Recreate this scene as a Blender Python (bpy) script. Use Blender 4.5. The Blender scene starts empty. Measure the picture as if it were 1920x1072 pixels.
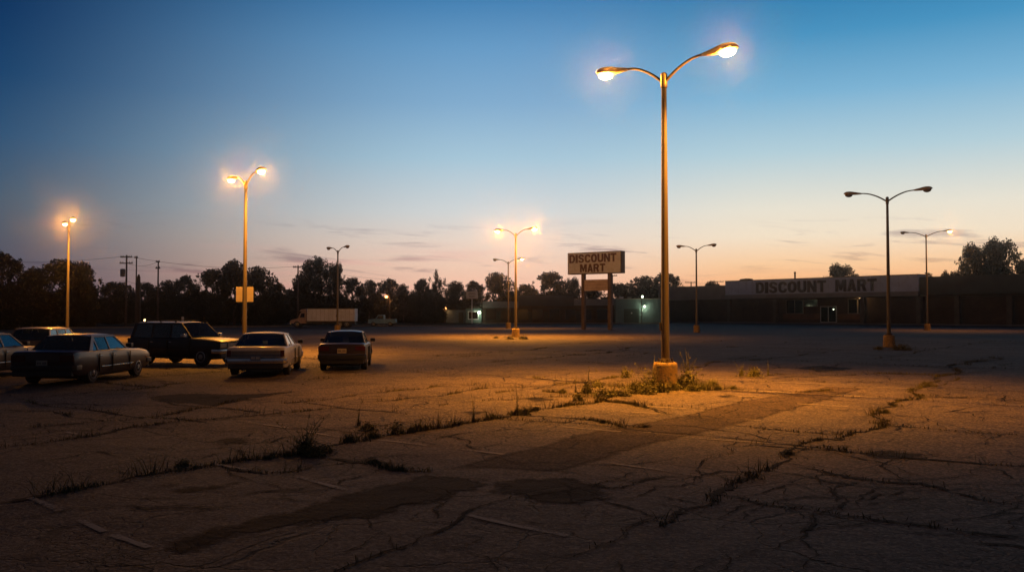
import bpy, bmesh, math, random
import numpy as np
from mathutils import Vector, Matrix, Euler

random.seed(7)
RNG = np.random.default_rng(11)
scn = bpy.context.scene
COL = scn.collection
R = math.radians

# ------------------------------------------------------------------ camera
F = 1650.0
CAMH = 2.0
PITCH = math.atan(50.0 / F)
CP, SP = math.cos(PITCH), math.sin(PITCH)
cam_d = bpy.data.cameras.new("camera")
cam = bpy.data.objects.new("camera", cam_d)
COL.objects.link(cam)
cam.location = (0, 0, CAMH)
cam.rotation_euler = (R(90) + PITCH, 0, 0)
cam_d.sensor_width = 36.0
cam_d.lens = 36.0 * F / 1920.0
cam_d.clip_start = 0.1
cam_d.clip_end = 4000
scn.camera = cam

def ray(px, py):
    X = px - 960.0; Z = -(py - 536.0)
    return Vector((X, F * CP - Z * SP, F * SP + Z * CP))

def G(px, py, z=0.0):
    d = ray(px, py); t = (z - CAMH) / d.z
    return (d.x * t, d.y * t)

def XatY(px, Y):
    return (px - 960.0) / F * Y

def ZatY(py, Y):
    return CAMH + (586.0 - py) / F * Y

# ------------------------------------------------------------------ materials
def lin(c):
    return tuple(((v / 255.0) / 12.92 if v <= 10 else ((v / 255.0 + 0.055) / 1.055) ** 2.4) for v in c)

def newmat(name):
    m = bpy.data.materials.new(name); m.use_nodes = True
    nt = m.node_tree; nt.nodes.clear()
    return m, nt, nt.nodes, nt.links

def pmat(name, col, rough=0.6, metal=0.0, var=0.18, scale=4.0, bump=0.0, bscale=40.0, coat=0.0, dirt=None, dirt_amt=0.5, spec=0.5):
    m, nt, N, L = newmat(name)
    out = N.new('ShaderNodeOutputMaterial'); p = N.new('ShaderNodeBsdfPrincipled')
    L.new(p.outputs[0], out.inputs[0])
    tc = N.new('ShaderNodeTexCoord')
    n1 = N.new('ShaderNodeTexNoise'); n1.inputs['Scale'].default_value = scale; n1.inputs['Detail'].default_value = 6
    L.new(tc.outputs['Object'], n1.inputs['Vector'])
    mr = N.new('ShaderNodeMapRange'); mr.inputs[1].default_value = 0.3; mr.inputs[2].default_value = 0.7
    mr.inputs[3].default_value = 1 - var; mr.inputs[4].default_value = 1 + var
    L.new(n1.outputs[0], mr.inputs[0])
    mul = N.new('ShaderNodeVectorMath'); mul.operation = 'SCALE'
    mul.inputs[0].default_value = col[:3]
    L.new(mr.outputs[0], mul.inputs['Scale'])
    last = mul.outputs[0]
    if dirt:
        n2 = N.new('ShaderNodeTexNoise'); n2.inputs['Scale'].default_value = scale * 2.3; n2.inputs['Detail'].default_value = 8
        n2.inputs['Roughness'].default_value = 0.7
        L.new(tc.outputs['Object'], n2.inputs['Vector'])
        r2 = N.new('ShaderNodeMapRange'); r2.inputs[1].default_value = 0.5; r2.inputs[2].default_value = 0.62
        r2.inputs[3].default_value = 0; r2.inputs[4].default_value = dirt_amt
        L.new(n2.outputs[0], r2.inputs[0])
        mx = N.new('ShaderNodeMix'); mx.data_type = 'RGBA'
        L.new(r2.outputs[0], mx.inputs[0]); L.new(last, mx.inputs[6]); mx.inputs[7].default_value = (*dirt, 1)
        last = mx.outputs[2]
    L.new(last, p.inputs['Base Color'])
    p.inputs['Roughness'].default_value = rough; p.inputs['Metallic'].default_value = metal
    p.inputs['Coat Weight'].default_value = coat; p.inputs['Coat Roughness'].default_value = 0.12
    p.inputs['Specular IOR Level'].default_value = spec
    if bump:
        n3 = N.new('ShaderNodeTexNoise'); n3.inputs['Scale'].default_value = bscale; n3.inputs['Detail'].default_value = 4
        L.new(tc.outputs['Object'], n3.inputs['Vector'])
        b = N.new('ShaderNodeBump'); b.inputs['Strength'].default_value = bump; b.inputs['Distance'].default_value = 0.02
        L.new(n3.outputs[0], b.inputs['Height']); L.new(b.outputs[0], p.inputs['Normal'])
    return m

def emat(name, col, strength):
    m, nt, N, L = newmat(name)
    out = N.new('ShaderNodeOutputMaterial'); e = N.new('ShaderNodeEmission')
    tc = N.new('ShaderNodeTexCoord'); n1 = N.new('ShaderNodeTexNoise'); n1.inputs['Scale'].default_value = 6
    L.new(tc.outputs['Object'], n1.inputs['Vector'])
    mr = N.new('ShaderNodeMapRange'); mr.inputs[3].default_value = strength * 0.9; mr.inputs[4].default_value = strength * 1.1
    L.new(n1.outputs[0], mr.inputs[0]); L.new(mr.outputs[0], e.inputs[1])
    e.inputs[0].default_value = (*col, 1)
    L.new(e.outputs[0], out.inputs[0])
    return m

def glassmat(name, tint, refl=0.1, rough=0.03):
    m, nt, N, L = newmat(name)
    out = N.new('ShaderNodeOutputMaterial'); mx = N.new('ShaderNodeMixShader')
    t = N.new('ShaderNodeBsdfTransparent'); t.inputs[0].default_value = (*tint, 1)
    g = N.new('ShaderNodeBsdfGlossy'); g.inputs['Roughness'].default_value = rough; g.inputs[0].default_value = (0.9, 0.92, 0.9, 1)
    f = N.new('ShaderNodeFresnel'); f.inputs[0].default_value = 1.45
    a = N.new('ShaderNodeMath'); a.operation = 'ADD'; a.inputs[1].default_value = refl; a.use_clamp = True
    tc = N.new('ShaderNodeTexCoord'); n1 = N.new('ShaderNodeTexNoise'); n1.inputs['Scale'].default_value = 3; n1.inputs['Detail'].default_value = 5
    L.new(tc.outputs['Object'], n1.inputs['Vector'])
    mr = N.new('ShaderNodeMapRange'); mr.inputs[3].default_value = rough; mr.inputs[4].default_value = rough + 0.12
    L.new(n1.outputs[0], mr.inputs[0]); L.new(mr.outputs[0], g.inputs['Roughness'])
    L.new(f.outputs[0], a.inputs[0]); L.new(a.outputs[0], mx.inputs[0])
    L.new(t.outputs[0], mx.inputs[1]); L.new(g.outputs[0], mx.inputs[2]); L.new(mx.outputs[0], out.inputs[0])
    return m

SODIUM = (1.0, 0.37, 0.035)
M = {}
M['pole'] = pmat('painted pole steel', (0.115, 0.094, 0.070), 0.55, 0.1, 0.4, 1.4, dirt=(0.045, 0.028, 0.018), dirt_amt=0.8)
M['arm'] = pmat('galvanised arm steel', (0.15, 0.12, 0.09), 0.5, 0.3, 0.2, 6)
M['housing'] = pmat('lamp housing paint', (0.34, 0.27, 0.18), 0.55, 0.0, 0.2, 8)
M['lens_lit'] = emat('lit sodium lens', (1.0, 0.72, 0.36), 16)
def clear_bowl(m):
    N, L = m.node_tree.nodes, m.node_tree.links
    e = [n for n in N if n.type == 'EMISSION'][0]; o = [n for n in N if n.type == 'OUTPUT_MATERIAL'][0]
    t = N.new('ShaderNodeBsdfTransparent'); a = N.new('ShaderNodeAddShader')
    tc = [n for n in N if n.type == 'TEX_COORD'][0]; s_ = N.new('ShaderNodeSeparateXYZ'); L.new(tc.outputs['Object'], s_.inputs[0])
    r_ = N.new('ShaderNodeValToRGB'); mr = N.new('ShaderNodeMapRange'); L.new(s_.outputs[2], mr.inputs[0])
    mr.inputs[1].default_value = -.07; mr.inputs[2].default_value = -.15; L.new(mr.outputs[0], r_.inputs[0])
    r_.color_ramp.elements[0].color = (1.0, .26, .02, 1); r_.color_ramp.elements[1].color = (1.0, .74, .36, 1); L.new(r_.outputs[0], e.inputs[0])
    m2 = N.new('ShaderNodeMapRange'); L.new(s_.outputs[2], m2.inputs[0])
    for i, x in enumerate((-.07, -.15, 2.2, 18)): m2.inputs[i+1].default_value = x
    L.new(m2.outputs[0], e.inputs[1])
    L.new(e.outputs[0], a.inputs[0]); L.new(t.outputs[0], a.inputs[1]); L.new(a.outputs[0], o.inputs[0])
clear_bowl(M['lens_lit'])
M['lens_off'] = pmat('dead amber lens', (0.16, 0.09, 0.04), 0.25, 0, 0.2, 9)
M['base'] = pmat('yellow painted concrete', (0.36, 0.23, 0.09), 0.9, 0, 0.3, 3, 0.9, 25, dirt=(0.13, 0.11, 0.09), dirt_amt=1.0)
M['steel_dark'] = pmat('rusty dark steel', (0.07, 0.05, 0.035), 0.7, 0.3, 0.3, 5)
M['rubber'] = pmat('tyre rubber', (0.02, 0.02, 0.02), 0.8, 0, 0.2, 10)
M['chrome'] = pmat('worn chrome', (0.55, 0.55, 0.55), 0.22, 1.0, 0.15, 6)
M['hub'] = pmat('dull hubcap metal', (0.38, 0.37, 0.36), 0.4, 0.8, 0.2, 8)
M['blacktrim'] = pmat('black trim', (0.018, 0.018, 0.018), 0.5, 0, 0.2, 8)
M['interior'] = pmat('dark cabin fabric', (0.02, 0.018, 0.016), 0.9, 0, 0.2, 8)
M['glass'] = glassmat('car glass', (0.40, 0.50, 0.50), 0.06)
M['glass_dark'] = glassmat('dark shop glass', (0.03, 0.035, 0.035), 0.03)
M['taillight'] = pmat('red tail lens', (0.07, 0.010, 0.008), 0.2, 0, 0.2, 9)
M['headlight'] = pmat('headlamp lens', (0.55, 0.52, 0.45), 0.12, 0.3, 0.15, 12)
M['amber'] = pmat('amber marker lens', (0.5, 0.16, 0.03), 0.25, 0, 0.2, 9)
M['plate_blue'] = pmat('blue plate', (0.07, 0.12, 0.26), 0.5, 0, 0.15, 9)
M['plate_tan'] = pmat('tan plate', (0.45, 0.38, 0.28), 0.5, 0, 0.15, 9)
M['plate_ink'] = pmat('plate ink', (0.35, 0.40, 0.50), 0.5, 0, 0.15, 9)
M['plate_ink_dark'] = pmat('dark plate ink', (0.10, 0.07, 0.06), 0.5, 0, 0.15, 9)
M['white_panel'] = pmat('weathered white sign face', (0.80, 0.82, 0.88), 0.6, 0, 0.10, 1.2, dirt=(0.60, 0.58, 0.58), dirt_amt=0.5)
M['sign_cab'] = pmat('brown sign cabinet', (0.16, 0.11, 0.08), 0.6, 0.1, 0.25, 2, dirt=(0.12, 0.05, 0.03))
M['letters_brown'] = pmat('faded brown letters', (0.13, 0.045, 0.032), 0.6, 0, 0.25, 3)
M['reader'] = pmat('yellowed reader board', (0.70, 0.55, 0.46), 0.6, 0, 0.12, 1.5, dirt=(0.38, 0.28, 0.23), dirt_amt=0.5)
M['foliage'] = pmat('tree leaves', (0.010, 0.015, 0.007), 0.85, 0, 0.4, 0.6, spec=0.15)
M['bark'] = pmat('tree bark', (0.05, 0.038, 0.028), 0.9, 0, 0.3, 3)
M['board'] = pmat('dull pale sign board', (0.36, 0.30, 0.25), 0.7, 0, 0.12, 2.5)
M['weed'] = pmat('weed leaves', (0.140, 0.132, 0.055), 0.75, 0, 0.5, 5, spec=0.2)
M['drygrass'] = pmat('dry grass blades', (0.105, 0.092, 0.040), 0.8, 0, 0.5, 2.2, spec=0.15)
M['wood'] = pmat('creosoted pole wood', (0.065, 0.05, 0.04), 0.85, 0, 0.3, 3)
M['wire'] = pmat('cable jacket', (0.02, 0.02, 0.022), 0.6, 0, 0.2, 3)
M['transformer'] = pmat('transformer grey', (0.14, 0.15, 0.16), 0.5, 0.2, 0.2, 3)

# ------------------------------------------------------------------ mesh helper
class MB:
    def __init__(s): s.v = []; s.f = []
    def add(s, vs, fs, mat=None):
        o = len(s.v)
        if mat is not None: vs = [mat @ Vector(p) for p in vs]
        s.v += [tuple(p) for p in vs]; s.f += [tuple(i + o for i in f) for f in fs]
        return s
    def box(s, x0, x1, y0, y1, z0, z1, mat=None):
        vs = [(x0,y0,z0),(x1,y0,z0),(x1,y1,z0),(x0,y1,z0),(x0,y0,z1),(x1,y0,z1),(x1,y1,z1),(x0,y1,z1)]
        return s.add(vs, [(0,3,2,1),(4,5,6,7),(0,1,5,4),(1,2,6,5),(2,3,7,6),(3,0,4,7)], mat)
    def prism(s, outline, a0, a1, axis='y', mat=None):
        n = len(outline)
        def P(p, a):
            if axis == 'y': return (p[0], a, p[1])
            if axis == 'x': return (a, p[0], p[1])
            return (p[0], p[1], a)
        vs = [P(p, a0) for p in outline] + [P(p, a1) for p in outline]
        fs = [tuple(range(n)), tuple(range(2*n-1, n-1, -1))]
        for i in range(n):
            j = (i+1) % n
            fs.append((i, i+n, j+n, j))
        return s.add(vs, fs, mat)
    def tube(s, pts, rad, n=10, mat=None, cap=True):
        pts = [Vector(p) for p in pts]
        if not hasattr(rad, '__len__'): rad = [rad] * len(pts)
        rings = []; up = None
        for i, p in enumerate(pts):
            t = (pts[min(i+1, len(pts)-1)] - pts[max(i-1, 0)]).normalized()
            if up is None:
                up = Vector((0,0,1)) if abs(t.z) < 0.9 else Vector((1,0,0))
            a = t.cross(up).normalized(); b = a.cross(t).normalized(); up = b
            rings.append([p + (a*math.cos(k*2*math.pi/n) + b*math.sin(k*2*math.pi/n))*rad[i] for k in range(n)])
        vs = [q for r_ in rings for q in r_]; fs = []
        for i in range(len(rings)-1):
            for k in range(n):
                k2 = (k+1) % n
                fs.append((i*n+k, i*n+k2, (i+1)*n+k2, (i+1)*n+k))
        if cap:
            fs.append(tuple(range(n-1, -1, -1))); fs.append(tuple((len(rings)-1)*n+k for k in range(n)))
        return s.add(vs, fs, mat)
    def lathe(s, prof, n=24, mat=None, axis='z'):
        vs = []; fs = []
        for (r_, h) in prof:
            for k in range(n):
                a = k*2*math.pi/n
                x, y = r_*math.cos(a), r_*math.sin(a)
                vs.append((x, y, h) if axis == 'z' else ((x, h, y)))
        for i in range(len(prof)-1):
            for k in range(n):
                k2 = (k+1) % n
                fs.append((i*n+k, i*n+k2, (i+1)*n+k2, (i+1)*n+k))
        fs.append(tuple(range(n-1, -1, -1))); fs.append(tuple((len(prof)-1)*n+k for k in range(n)))
        return s.add(vs, fs, mat)
    def loft(s, rings, mat=None, cap=True):
        n = len(rings[0]); vs = [p for r_ in rings for p in r_]; fs = []
        for i in range(len(rings)-1):
            for k in range(n):
                k2 = (k+1) % n
                fs.append((i*n+k, i*n+k2, (i+1)*n+k2, (i+1)*n+k))
        if cap:
            fs.append(tuple(range(n-1, -1, -1))); fs.append(tuple((len(rings)-1)*n+k for k in range(n)))
        return s.add(vs, fs, mat)
    def mesh(s, name, mat, smooth=None, bevel=0, recalc=True):
        me = bpy.data.meshes.new(name)
        me.from_pydata(s.v, [], s.f)
        if recalc or bevel:
            bm = bmesh.new(); bm.from_mesh(me)
            bmesh.ops.recalc_face_normals(bm, faces=bm.faces)
            if bevel:
                es = [e for e in bm.edges if len(e.link_faces) == 2 and e.calc_face_angle(0) > 0.6]
                bmesh.ops.bevel(bm, geom=es, offset=bevel, segments=2, affect='EDGES', profile=0.6, clamp_overlap=True)
            bm.to_mesh(me); bm.free()
        if mat is not None: me.materials.append(mat)
        if smooth is not None:
            me.shade_smooth()
            me.set_sharp_from_angle(angle=R(smooth))
        return me
    def build(s, name, mat, parent=None, smooth=None, bevel=0, recalc=True, loc=None):
        return link(name, s.mesh(name, mat, smooth, bevel, recalc), parent, loc)

def link(name, data, parent=None, loc=None):
    o = bpy.data.objects.new(name, data); COL.objects.link(o)
    if parent is not None: o.parent = parent
    if loc is not None: o.location = loc
    return o

def thing(name, label, cat, loc=(0,0,0), rz=0, group=None):
    o = link(name, None, None, loc); o.rotation_euler = (0,0,rz)
    o['label'] = label; o['category'] = cat
    if group: o['group'] = group
    o.empty_display_size = 0.3
    return o

def tag(o, label, cat, group=None):
    o['label'] = label; o['category'] = cat
    if group: o['group'] = group
    return o

def kind(o, k):
    o['kind'] = k; return o

def copy_tree(o, parent=None):
    c = o.copy(); COL.objects.link(c)
    if parent is not None: c.parent = parent
    for ch in list(o.children): copy_tree(ch, c)
    return c

def npmesh(name, verts, faces, mat, smooth=False):
    """verts (n,3) array, faces (m,k) array."""
    me = bpy.data.meshes.new(name)
    k = faces.shape[1]
    me.vertices.add(len(verts)); me.vertices.foreach_set('co', verts.astype(np.float32).ravel())
    me.loops.add(faces.size); me.loops.foreach_set('vertex_index', faces.astype(np.int32).ravel())
    me.polygons.add(len(faces)); me.polygons.foreach_set('loop_start', np.arange(0, faces.size, k, dtype=np.int32))
    me.update(calc_edges=True); me.validate()
    if mat is not None: me.materials.append(mat)
    if smooth: me.shade_smooth()
    return me

# ------------------------------------------------------------------ sky
def build_world():
    w = bpy.data.worlds.new("World"); scn.world = w; w.use_nodes = True
    nt = w.node_tree; N = nt.nodes; L = nt.links; N.clear()
    out = N.new('ShaderNodeOutputWorld'); bg = N.new('ShaderNodeBackground'); L.new(bg.outputs[0], out.inputs[0])
    tc = N.new('ShaderNodeTexCoord'); sep = N.new('ShaderNodeSeparateXYZ'); L.new(tc.outputs['Generated'], sep.inputs[0])
    def math_(op, a, b=None, clamp=False):
        n = N.new('ShaderNodeMath'); n.operation = op; n.use_clamp = clamp
        for i, v in enumerate((a, b)):
            if v is None: continue
            if isinstance(v, (int, float)): n.inputs[i].default_value = v
            else: L.new(v, n.inputs[i])
        return n.outputs[0]
    az = math_('ARCTAN2', sep.outputs[0], sep.outputs[1])
    el = math_('ARCSINE', sep.outputs[2])
    ep = math_('DIVIDE', el, 0.5, True)
    def maprange(v, a, b, c=0, d=1, smooth=True):
        n = N.new('ShaderNodeMapRange'); n.interpolation_type = 'SMOOTHSTEP' if smooth else 'LINEAR'
        L.new(v, n.inputs[0])
        for i, x in enumerate((a, b, c, d)): n.inputs[i+1].default_value = x
        return n.outputs[0]
    def ramp(stops):
        n = N.new('ShaderNodeValToRGB'); cr = n.color_ramp; cr.interpolation = 'B_SPLINE' if False else 'LINEAR'
        L.new(ep, n.inputs[0])
        while len(cr.elements) > 1: cr.elements.remove(cr.elements[-1])
        for i, (y, c) in enumerate(stops):
            pos = max(0, min(1, ((586 - y) / F) / 0.5)) if y > -900 else 1.0
            e = cr.elements[0] if i == 0 else cr.elements.new(pos)
            e.position = pos; e.color = (*lin(c), 1)
        return n.outputs[0]
    left = ramp([(586,(60,60,80)),(540,(62,66,90)),(500,(66,72,92)),(450,(70,82,98)),(400,(64,86,106)),(300,(38,76,112)),(200,(14,60,102)),(100,(5,46,90)),(0,(2,36,78)),(-230,(2,28,60))])
    mid = ramp([(586,(250,186,160)),(545,(250,194,166)),(500,(244,206,182)),(450,(232,214,200)),(400,(210,214,214)),(300,(166,198,216)),(200,(130,172,206)),(100,(102,154,197)),(0,(58,122,174)),(-230,(14,58,98)),(-999,(9,26,46))])
    right = ramp([(586,(254,164,104)),(540,(255,182,124)),(500,(253,206,158)),(450,(244,226,200)),(400,(232,226,210)),(300,(178,206,217)),(200,(124,178,211)),(100,(72,146,191)),(0,(34,114,166)),(-230,(12,56,92)),(-999,(9,26,46))])
    back = ramp([(586,(56,54,60)),(450,(58,56,64)),(300,(50,54,66)),(0,(32,44,60)),(-230,(15,27,43))])
    def mix(f, a, b):
        n = N.new('ShaderNodeMix'); n.data_type = 'RGBA'
        L.new(f, n.inputs[0]); L.new(a, n.inputs[6]); L.new(b, n.inputs[7]); return n.outputs[2]
    c = mix(maprange(az, R(-34), R(-1), smooth=True), left, mid)
    c = mix(maprange(az, R(1), R(17)), c, right)
    aaz = math_('ABSOLUTE', az)
    c = mix(maprange(aaz, R(36), R(85)), c, back)
    # thin dusk clouds: streaks stretched along the horizon
    cx = N.new('ShaderNodeCombineXYZ'); L.new(math_('MULTIPLY', az, 7.0), cx.inputs[0])
    L.new(math_('ADD', math_('MULTIPLY', el, 74.0), math_('MULTIPLY', az, 4.5)), cx.inputs[1])
    n1 = N.new('ShaderNodeTexNoise'); n1.inputs['Scale'].default_value = 1.0; n1.inputs['Detail'].default_value = 7
    n1.inputs['Roughness'].default_value = 0.58; n1.inputs['Distortion'].default_value = 0.6
    L.new(cx.outputs[0], n1.inputs['Vector'])
    band = math_('MULTIPLY', maprange(el, 0.02, 0.05), maprange(el, 0.11, 0.075))
    cm = math_('MULTIPLY', maprange(n1.outputs[0], 0.53, 0.68), band)
    n2 = N.new('ShaderNodeTexNoise'); n2.inputs['Scale'].default_value = 1.6
    cx2 = N.new('ShaderNodeCombineXYZ'); L.new(math_('MULTIPLY', az, 4.0), cx2.inputs[0]); cx2.inputs[1].default_value = 3.7
    L.new(cx2.outputs[0], n2.inputs['Vector'])
    cm = math_('MULTIPLY', cm, maprange(n2.outputs[0], 0.30, 0.6, 0.45, 1.0))
    # thin lit pinkish streaks low down on the left half
    cc = N.new('ShaderNodeMix'); cc.data_type = 'RGBA'; cc.blend_type = 'MULTIPLY'
    L.new(cm, cc.inputs[0]); L.new(c, cc.inputs[6]); cc.inputs[7].default_value = (0.50, 0.47, 0.56, 1)
    n3 = N.new('ShaderNodeTexNoise'); n3.inputs['Scale'].default_value = 1.0; n3.inputs['Detail'].default_value = 5
    cx3 = N.new('ShaderNodeCombineXYZ'); L.new(math_('MULTIPLY', az, 6.0), cx3.inputs[0])
    L.new(math_('ADD', math_('MULTIPLY', el, 60.0), 17.0), cx3.inputs[1]); L.new(cx3.outputs[0], n3.inputs['Vector'])
    pm = math_('MULTIPLY', maprange(n3.outputs[0], 0.5, 0.7), math_('MULTIPLY', maprange(el, 0.015, 0.035), maprange(el, 0.085, 0.05)))
    pm = math_('MULTIPLY', pm, math_('MULTIPLY', maprange(az, R(-27), R(-8)), maprange(az, R(8), R(-6), 0, 0.45)))
    cp = N.new('ShaderNodeMix'); cp.data_type = 'RGBA'
    L.new(pm, cp.inputs[0]); L.new(cc.outputs[2], cp.inputs[6]); cp.inputs[7].default_value = (*lin((232,160,152)), 1)
    L.new(cp.outputs[2], bg.inputs[0]); bg.inputs[1].default_value = 1.02
build_world()

# ------------------------------------------------------------------ ground
U = Vector((0.8, -0.6)); V = Vector((0.6, 0.8))
def axis(a, b, step, lo, hi, grow=1.25):
    c = list(np.arange(a, b + 1e-6, step)); s = step; x = a
    while x > lo: s *= grow; x -= s; c.insert(0, max(x, lo))
    s = step; x = b
    while x < hi: s *= grow; x += s; c.append(min(x, hi))
    return np.array(c)
GX = axis(-26, 26, 0.2, -140, 140); GY = axis(1.5, 42, 0.2, -60, 235)
def _hash(i, j, k):
    h = np.sin(i * 127.1 + j * 311.7 + k * 74.7) * 43758.5453
    return h - np.floor(h)
def zraw(x, y):
    u = 0.8 * x - 0.6 * y; v = 0.6 * x + 0.8 * y
    u = u + 0.25 * np.sin(v * 0.9 + 1.3); v = v + 0.25 * np.sin(u * 1.1)
    cu, cv = 5.15, 4.4
    fu, fv = (u + 10.3) / cu, v / cv
    def tilt(i, j, a, b):
        return (_hash(i, j, 1) - .5) * 0.030 + (_hash(i, j, 2) - .5) * 0.05 * (a - .5) + (_hash(i, j, 3) - .5) * 0.05 * (b - .5)
    iu, iv = np.floor(fu), np.floor(fv); a, b = fu - iu, fv - iv
    e = 0.07
    def blend(t): # weights toward the neighbour cell close to the joint
        lo = np.clip((e - t) / (2 * e), 0, .5); hi = np.clip((t - 1 + e) / (2 * e), 0, .5); return lo, hi
    la, ha = blend(a); lb, hb = blend(b)
    z = 0
    for du, wu in ((0, 1 - la - ha), (-1, la), (1, ha)):
        for dv, wv in ((0, 1 - lb - hb), (-1, lb), (1, hb)):
            z = z + wu * wv * tilt(iu + du, iv + dv, a - du, b - dv)
    z = z + 0.012 * np.sin(x * 0.7 + 0.5 * y) * np.sin(y * 0.55 - 0.3 * x)
    fade = np.clip((34 - np.abs(x)) / 10, 0, 1) * np.clip((50 - y) / 12, 0, 1) * np.clip((y + 5) / 6, 0, 1)
    return z * fade * 1.1
GZ = zraw(GX[None, :], GY[:, None])
def gz(x, y):
    i = int(np.clip(np.searchsorted(GX, x) - 1, 0, len(GX) - 2)); j = int(np.clip(np.searchsorted(GY, y) - 1, 0, len(GY) - 2))
    a = (x - GX[i]) / (GX[i+1] - GX[i]); b = (y - GY[j]) / (GY[j+1] - GY[j])
    return float((GZ[j,i]*(1-a)+GZ[j,i+1]*a)*(1-b) + (GZ[j+1,i]*(1-a)+GZ[j+1,i+1]*a)*b)

def asphalt_mat(name, c1, c2, dark=1.0, ragged=0):
    m, nt, N, L = newmat(name)
    out = N.new('ShaderNodeOutputMaterial'); p = N.new('ShaderNodeBsdfPrincipled'); L.new(p.outputs[0], out.inputs[0])
    tc = N.new('ShaderNodeTexCoord'); co = tc.outputs['Object']
    def noise(scale, detail=5, rough=.55, vec=None, dist=0):
        n = N.new('ShaderNodeTexNoise'); n.inputs['Scale'].default_value = scale; n.inputs['Detail'].default_value = detail
        n.inputs['Roughness'].default_value = rough; n.inputs['Distortion'].default_value = dist
        L.new(vec or co, n.inputs['Vector']); return n
    def mr(v, a, b, c=0, d=1):
        n = N.new('ShaderNodeMapRange'); L.new(v, n.inputs[0]); n.interpolation_type = 'SMOOTHSTEP'
        for i, x in enumerate((a, b, c, d)): n.inputs[i+1].default_value = x
        return n.outputs[0]
    def mixc(f, a, b, mode='MIX'):
        n = N.new('ShaderNodeMix'); n.data_type = 'RGBA'; n.blend_type = mode
        if isinstance(f, float): n.inputs[0].default_value = f
        else: L.new(f, n.inputs[0])
        for k, q in ((6, a), (7, b)):
            if isinstance(q, tuple): n.inputs[k].default_value = (*q, 1)
            else: L.new(q, n.inputs[k])
        return n.outputs[2]
    def mt(op, a, b):
        n = N.new('ShaderNodeMath'); n.operation = op
        for k, q in ((0, a), (1, b)):
            if isinstance(q, (int, float)): n.inputs[k].default_value = q
            else: L.new(q, n.inputs[k])
        return n.outputs[0]
    big = noise(0.22, 6, .6); med = noise(1.7, 6, .65); fine = noise(38, 3, .7)
    c = mixc(mr(big.outputs[0], .4, .6), c1, c2)
    c = mixc(mr(med.outputs[0], .35, .7, 0, .75), c, tuple(v * .55 for v in c2))
    # aggregate stones
    vo = N.new('ShaderNodeTexVoronoi'); vo.inputs['Scale'].default_value = 34; L.new(co, vo.inputs['Vector'])
    sv = N.new('ShaderNodeSeparateColor'); L.new(vo.outputs['Color'], sv.inputs[0])
    c = mixc(mr(sv.outputs[0], .2, 1.0, 0, .75), c, tuple(min(1, v * 2.3) for v in c1))
    c = mixc(mr(sv.outputs[1], .55, 1.0, 0, .8), c, tuple(v * .22 for v in c1))
    c = mixc(mr(fine.outputs[0], .5, .72, 0, .6), c, tuple(v * .3 for v in c1))
    # dark stains
    st = noise(0.55, 7, .7, dist=.8)
    c = mixc(mr(st.outputs[0], .58, .72, 0, .65), c, tuple(v * .35 for v in c1))
    # alligator cracking and hairlines
    warp = noise(1.3, 4, .6)
    wv = N.new('ShaderNodeVectorMath'); wv.operation = 'MULTIPLY_ADD'
    L.new(warp.outputs[1], wv.inputs[0]); wv.inputs[1].default_value = (.55, .55, 0); L.new(co, wv.inputs[2])
    def edge(scale, w):
        q = N.new('ShaderNodeTexVoronoi'); q.feature = 'DISTANCE_TO_EDGE'; q.inputs['Scale'].default_value = scale
        L.new(wv.outputs[0], q.inputs['Vector']); return mr(q.outputs[0], w * .35, w, 1, 0)
    msk = noise(0.33, 3, .5)
    ga = mt('MULTIPLY', edge(3.4, .035), mr(msk.outputs[0], .54, .64, 0, .7))
    hl = mt('MULTIPLY', edge(0.8, .015), mr(noise(.5, 3).outputs[0], .42, .55))
    hl2 = mt('MULTIPLY', edge(8.5, .07), mr(msk.outputs[0], .57, .66, 0, .8))
    cr = mt('MAXIMUM', mt('MAXIMUM', ga, hl), hl2)
    c = mixc(mt('MULTIPLY', cr, .8), c, (.008, .007, .006))
    if dark != 1.0: c = mixc(1.0, c, (dark, dark, dark), 'MULTIPLY')
    L.new(c, p.inputs['Base Color'])
    p.inputs['Roughness'].default_value = 0.82; p.inputs['Specular IOR Level'].default_value = 0.06 if ragged else 0.2
    hgt = mt('SUBTRACT', mt('ADD', mt('MULTIPLY', sv.outputs[0], .006), mt('ADD', mt('MULTIPLY', fine.outputs[0], .007), mt('MULTIPLY', med.outputs[0], .045))), mt('MULTIPLY', cr, .02))
    b = N.new('ShaderNodeBump'); b.inputs['Strength'].default_value = 0.9; b.inputs['Distance'].default_value = 1.0
    L.new(hgt, b.inputs['Height']); L.new(b.outputs[0], p.inputs['Normal'])
    if ragged:
        at = N.new('ShaderNodeAttribute'); at.attribute_name = 'inside'
        e1 = noise(3.2, 7, .72); s1 = mt('ADD', at.outputs['Fac'], mt('MULTIPLY', mt('SUBTRACT', e1.outputs[0], .5), ragged))
        tr = N.new('ShaderNodeBsdfTransparent'); mx = N.new('ShaderNodeMixShader'); e2 = noise(.9, 5, .6)
        L.new(mt('MULTIPLY', mr(s1, -.08, .14), mr(e2.outputs[0], .3, .5, .75, 1)), mx.inputs[0]); L.new(tr.outputs[0], mx.inputs[1]); L.new(p.outputs[0], mx.inputs[2]); L.new(mx.outputs[0], out.inputs[0])
    return m
M['asphalt'] = asphalt_mat('old cracked asphalt', (0.108, 0.080, 0.058), (0.060, 0.046, 0.036))
M['patch'] = asphalt_mat('tar patch asphalt', (0.016, 0.012, 0.010), (0.010, 0.008, 0.007), ragged=1.0)
M['trench'] = asphalt_mat('trench asphalt', (0.072, 0.052, 0.037), (0.050, 0.037, 0.028), ragged=.45)
M['crack'] = pmat('crack soil', (0.010, 0.008, 0.006), 0.95, 0, 0.4, 5, spec=0.1)
M['grassground'] = pmat('rough grass ground', (0.022, 0.026, 0.012), 0.95, 0, 0.4, 0.5, 0.8, 3, spec=0.1)
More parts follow.
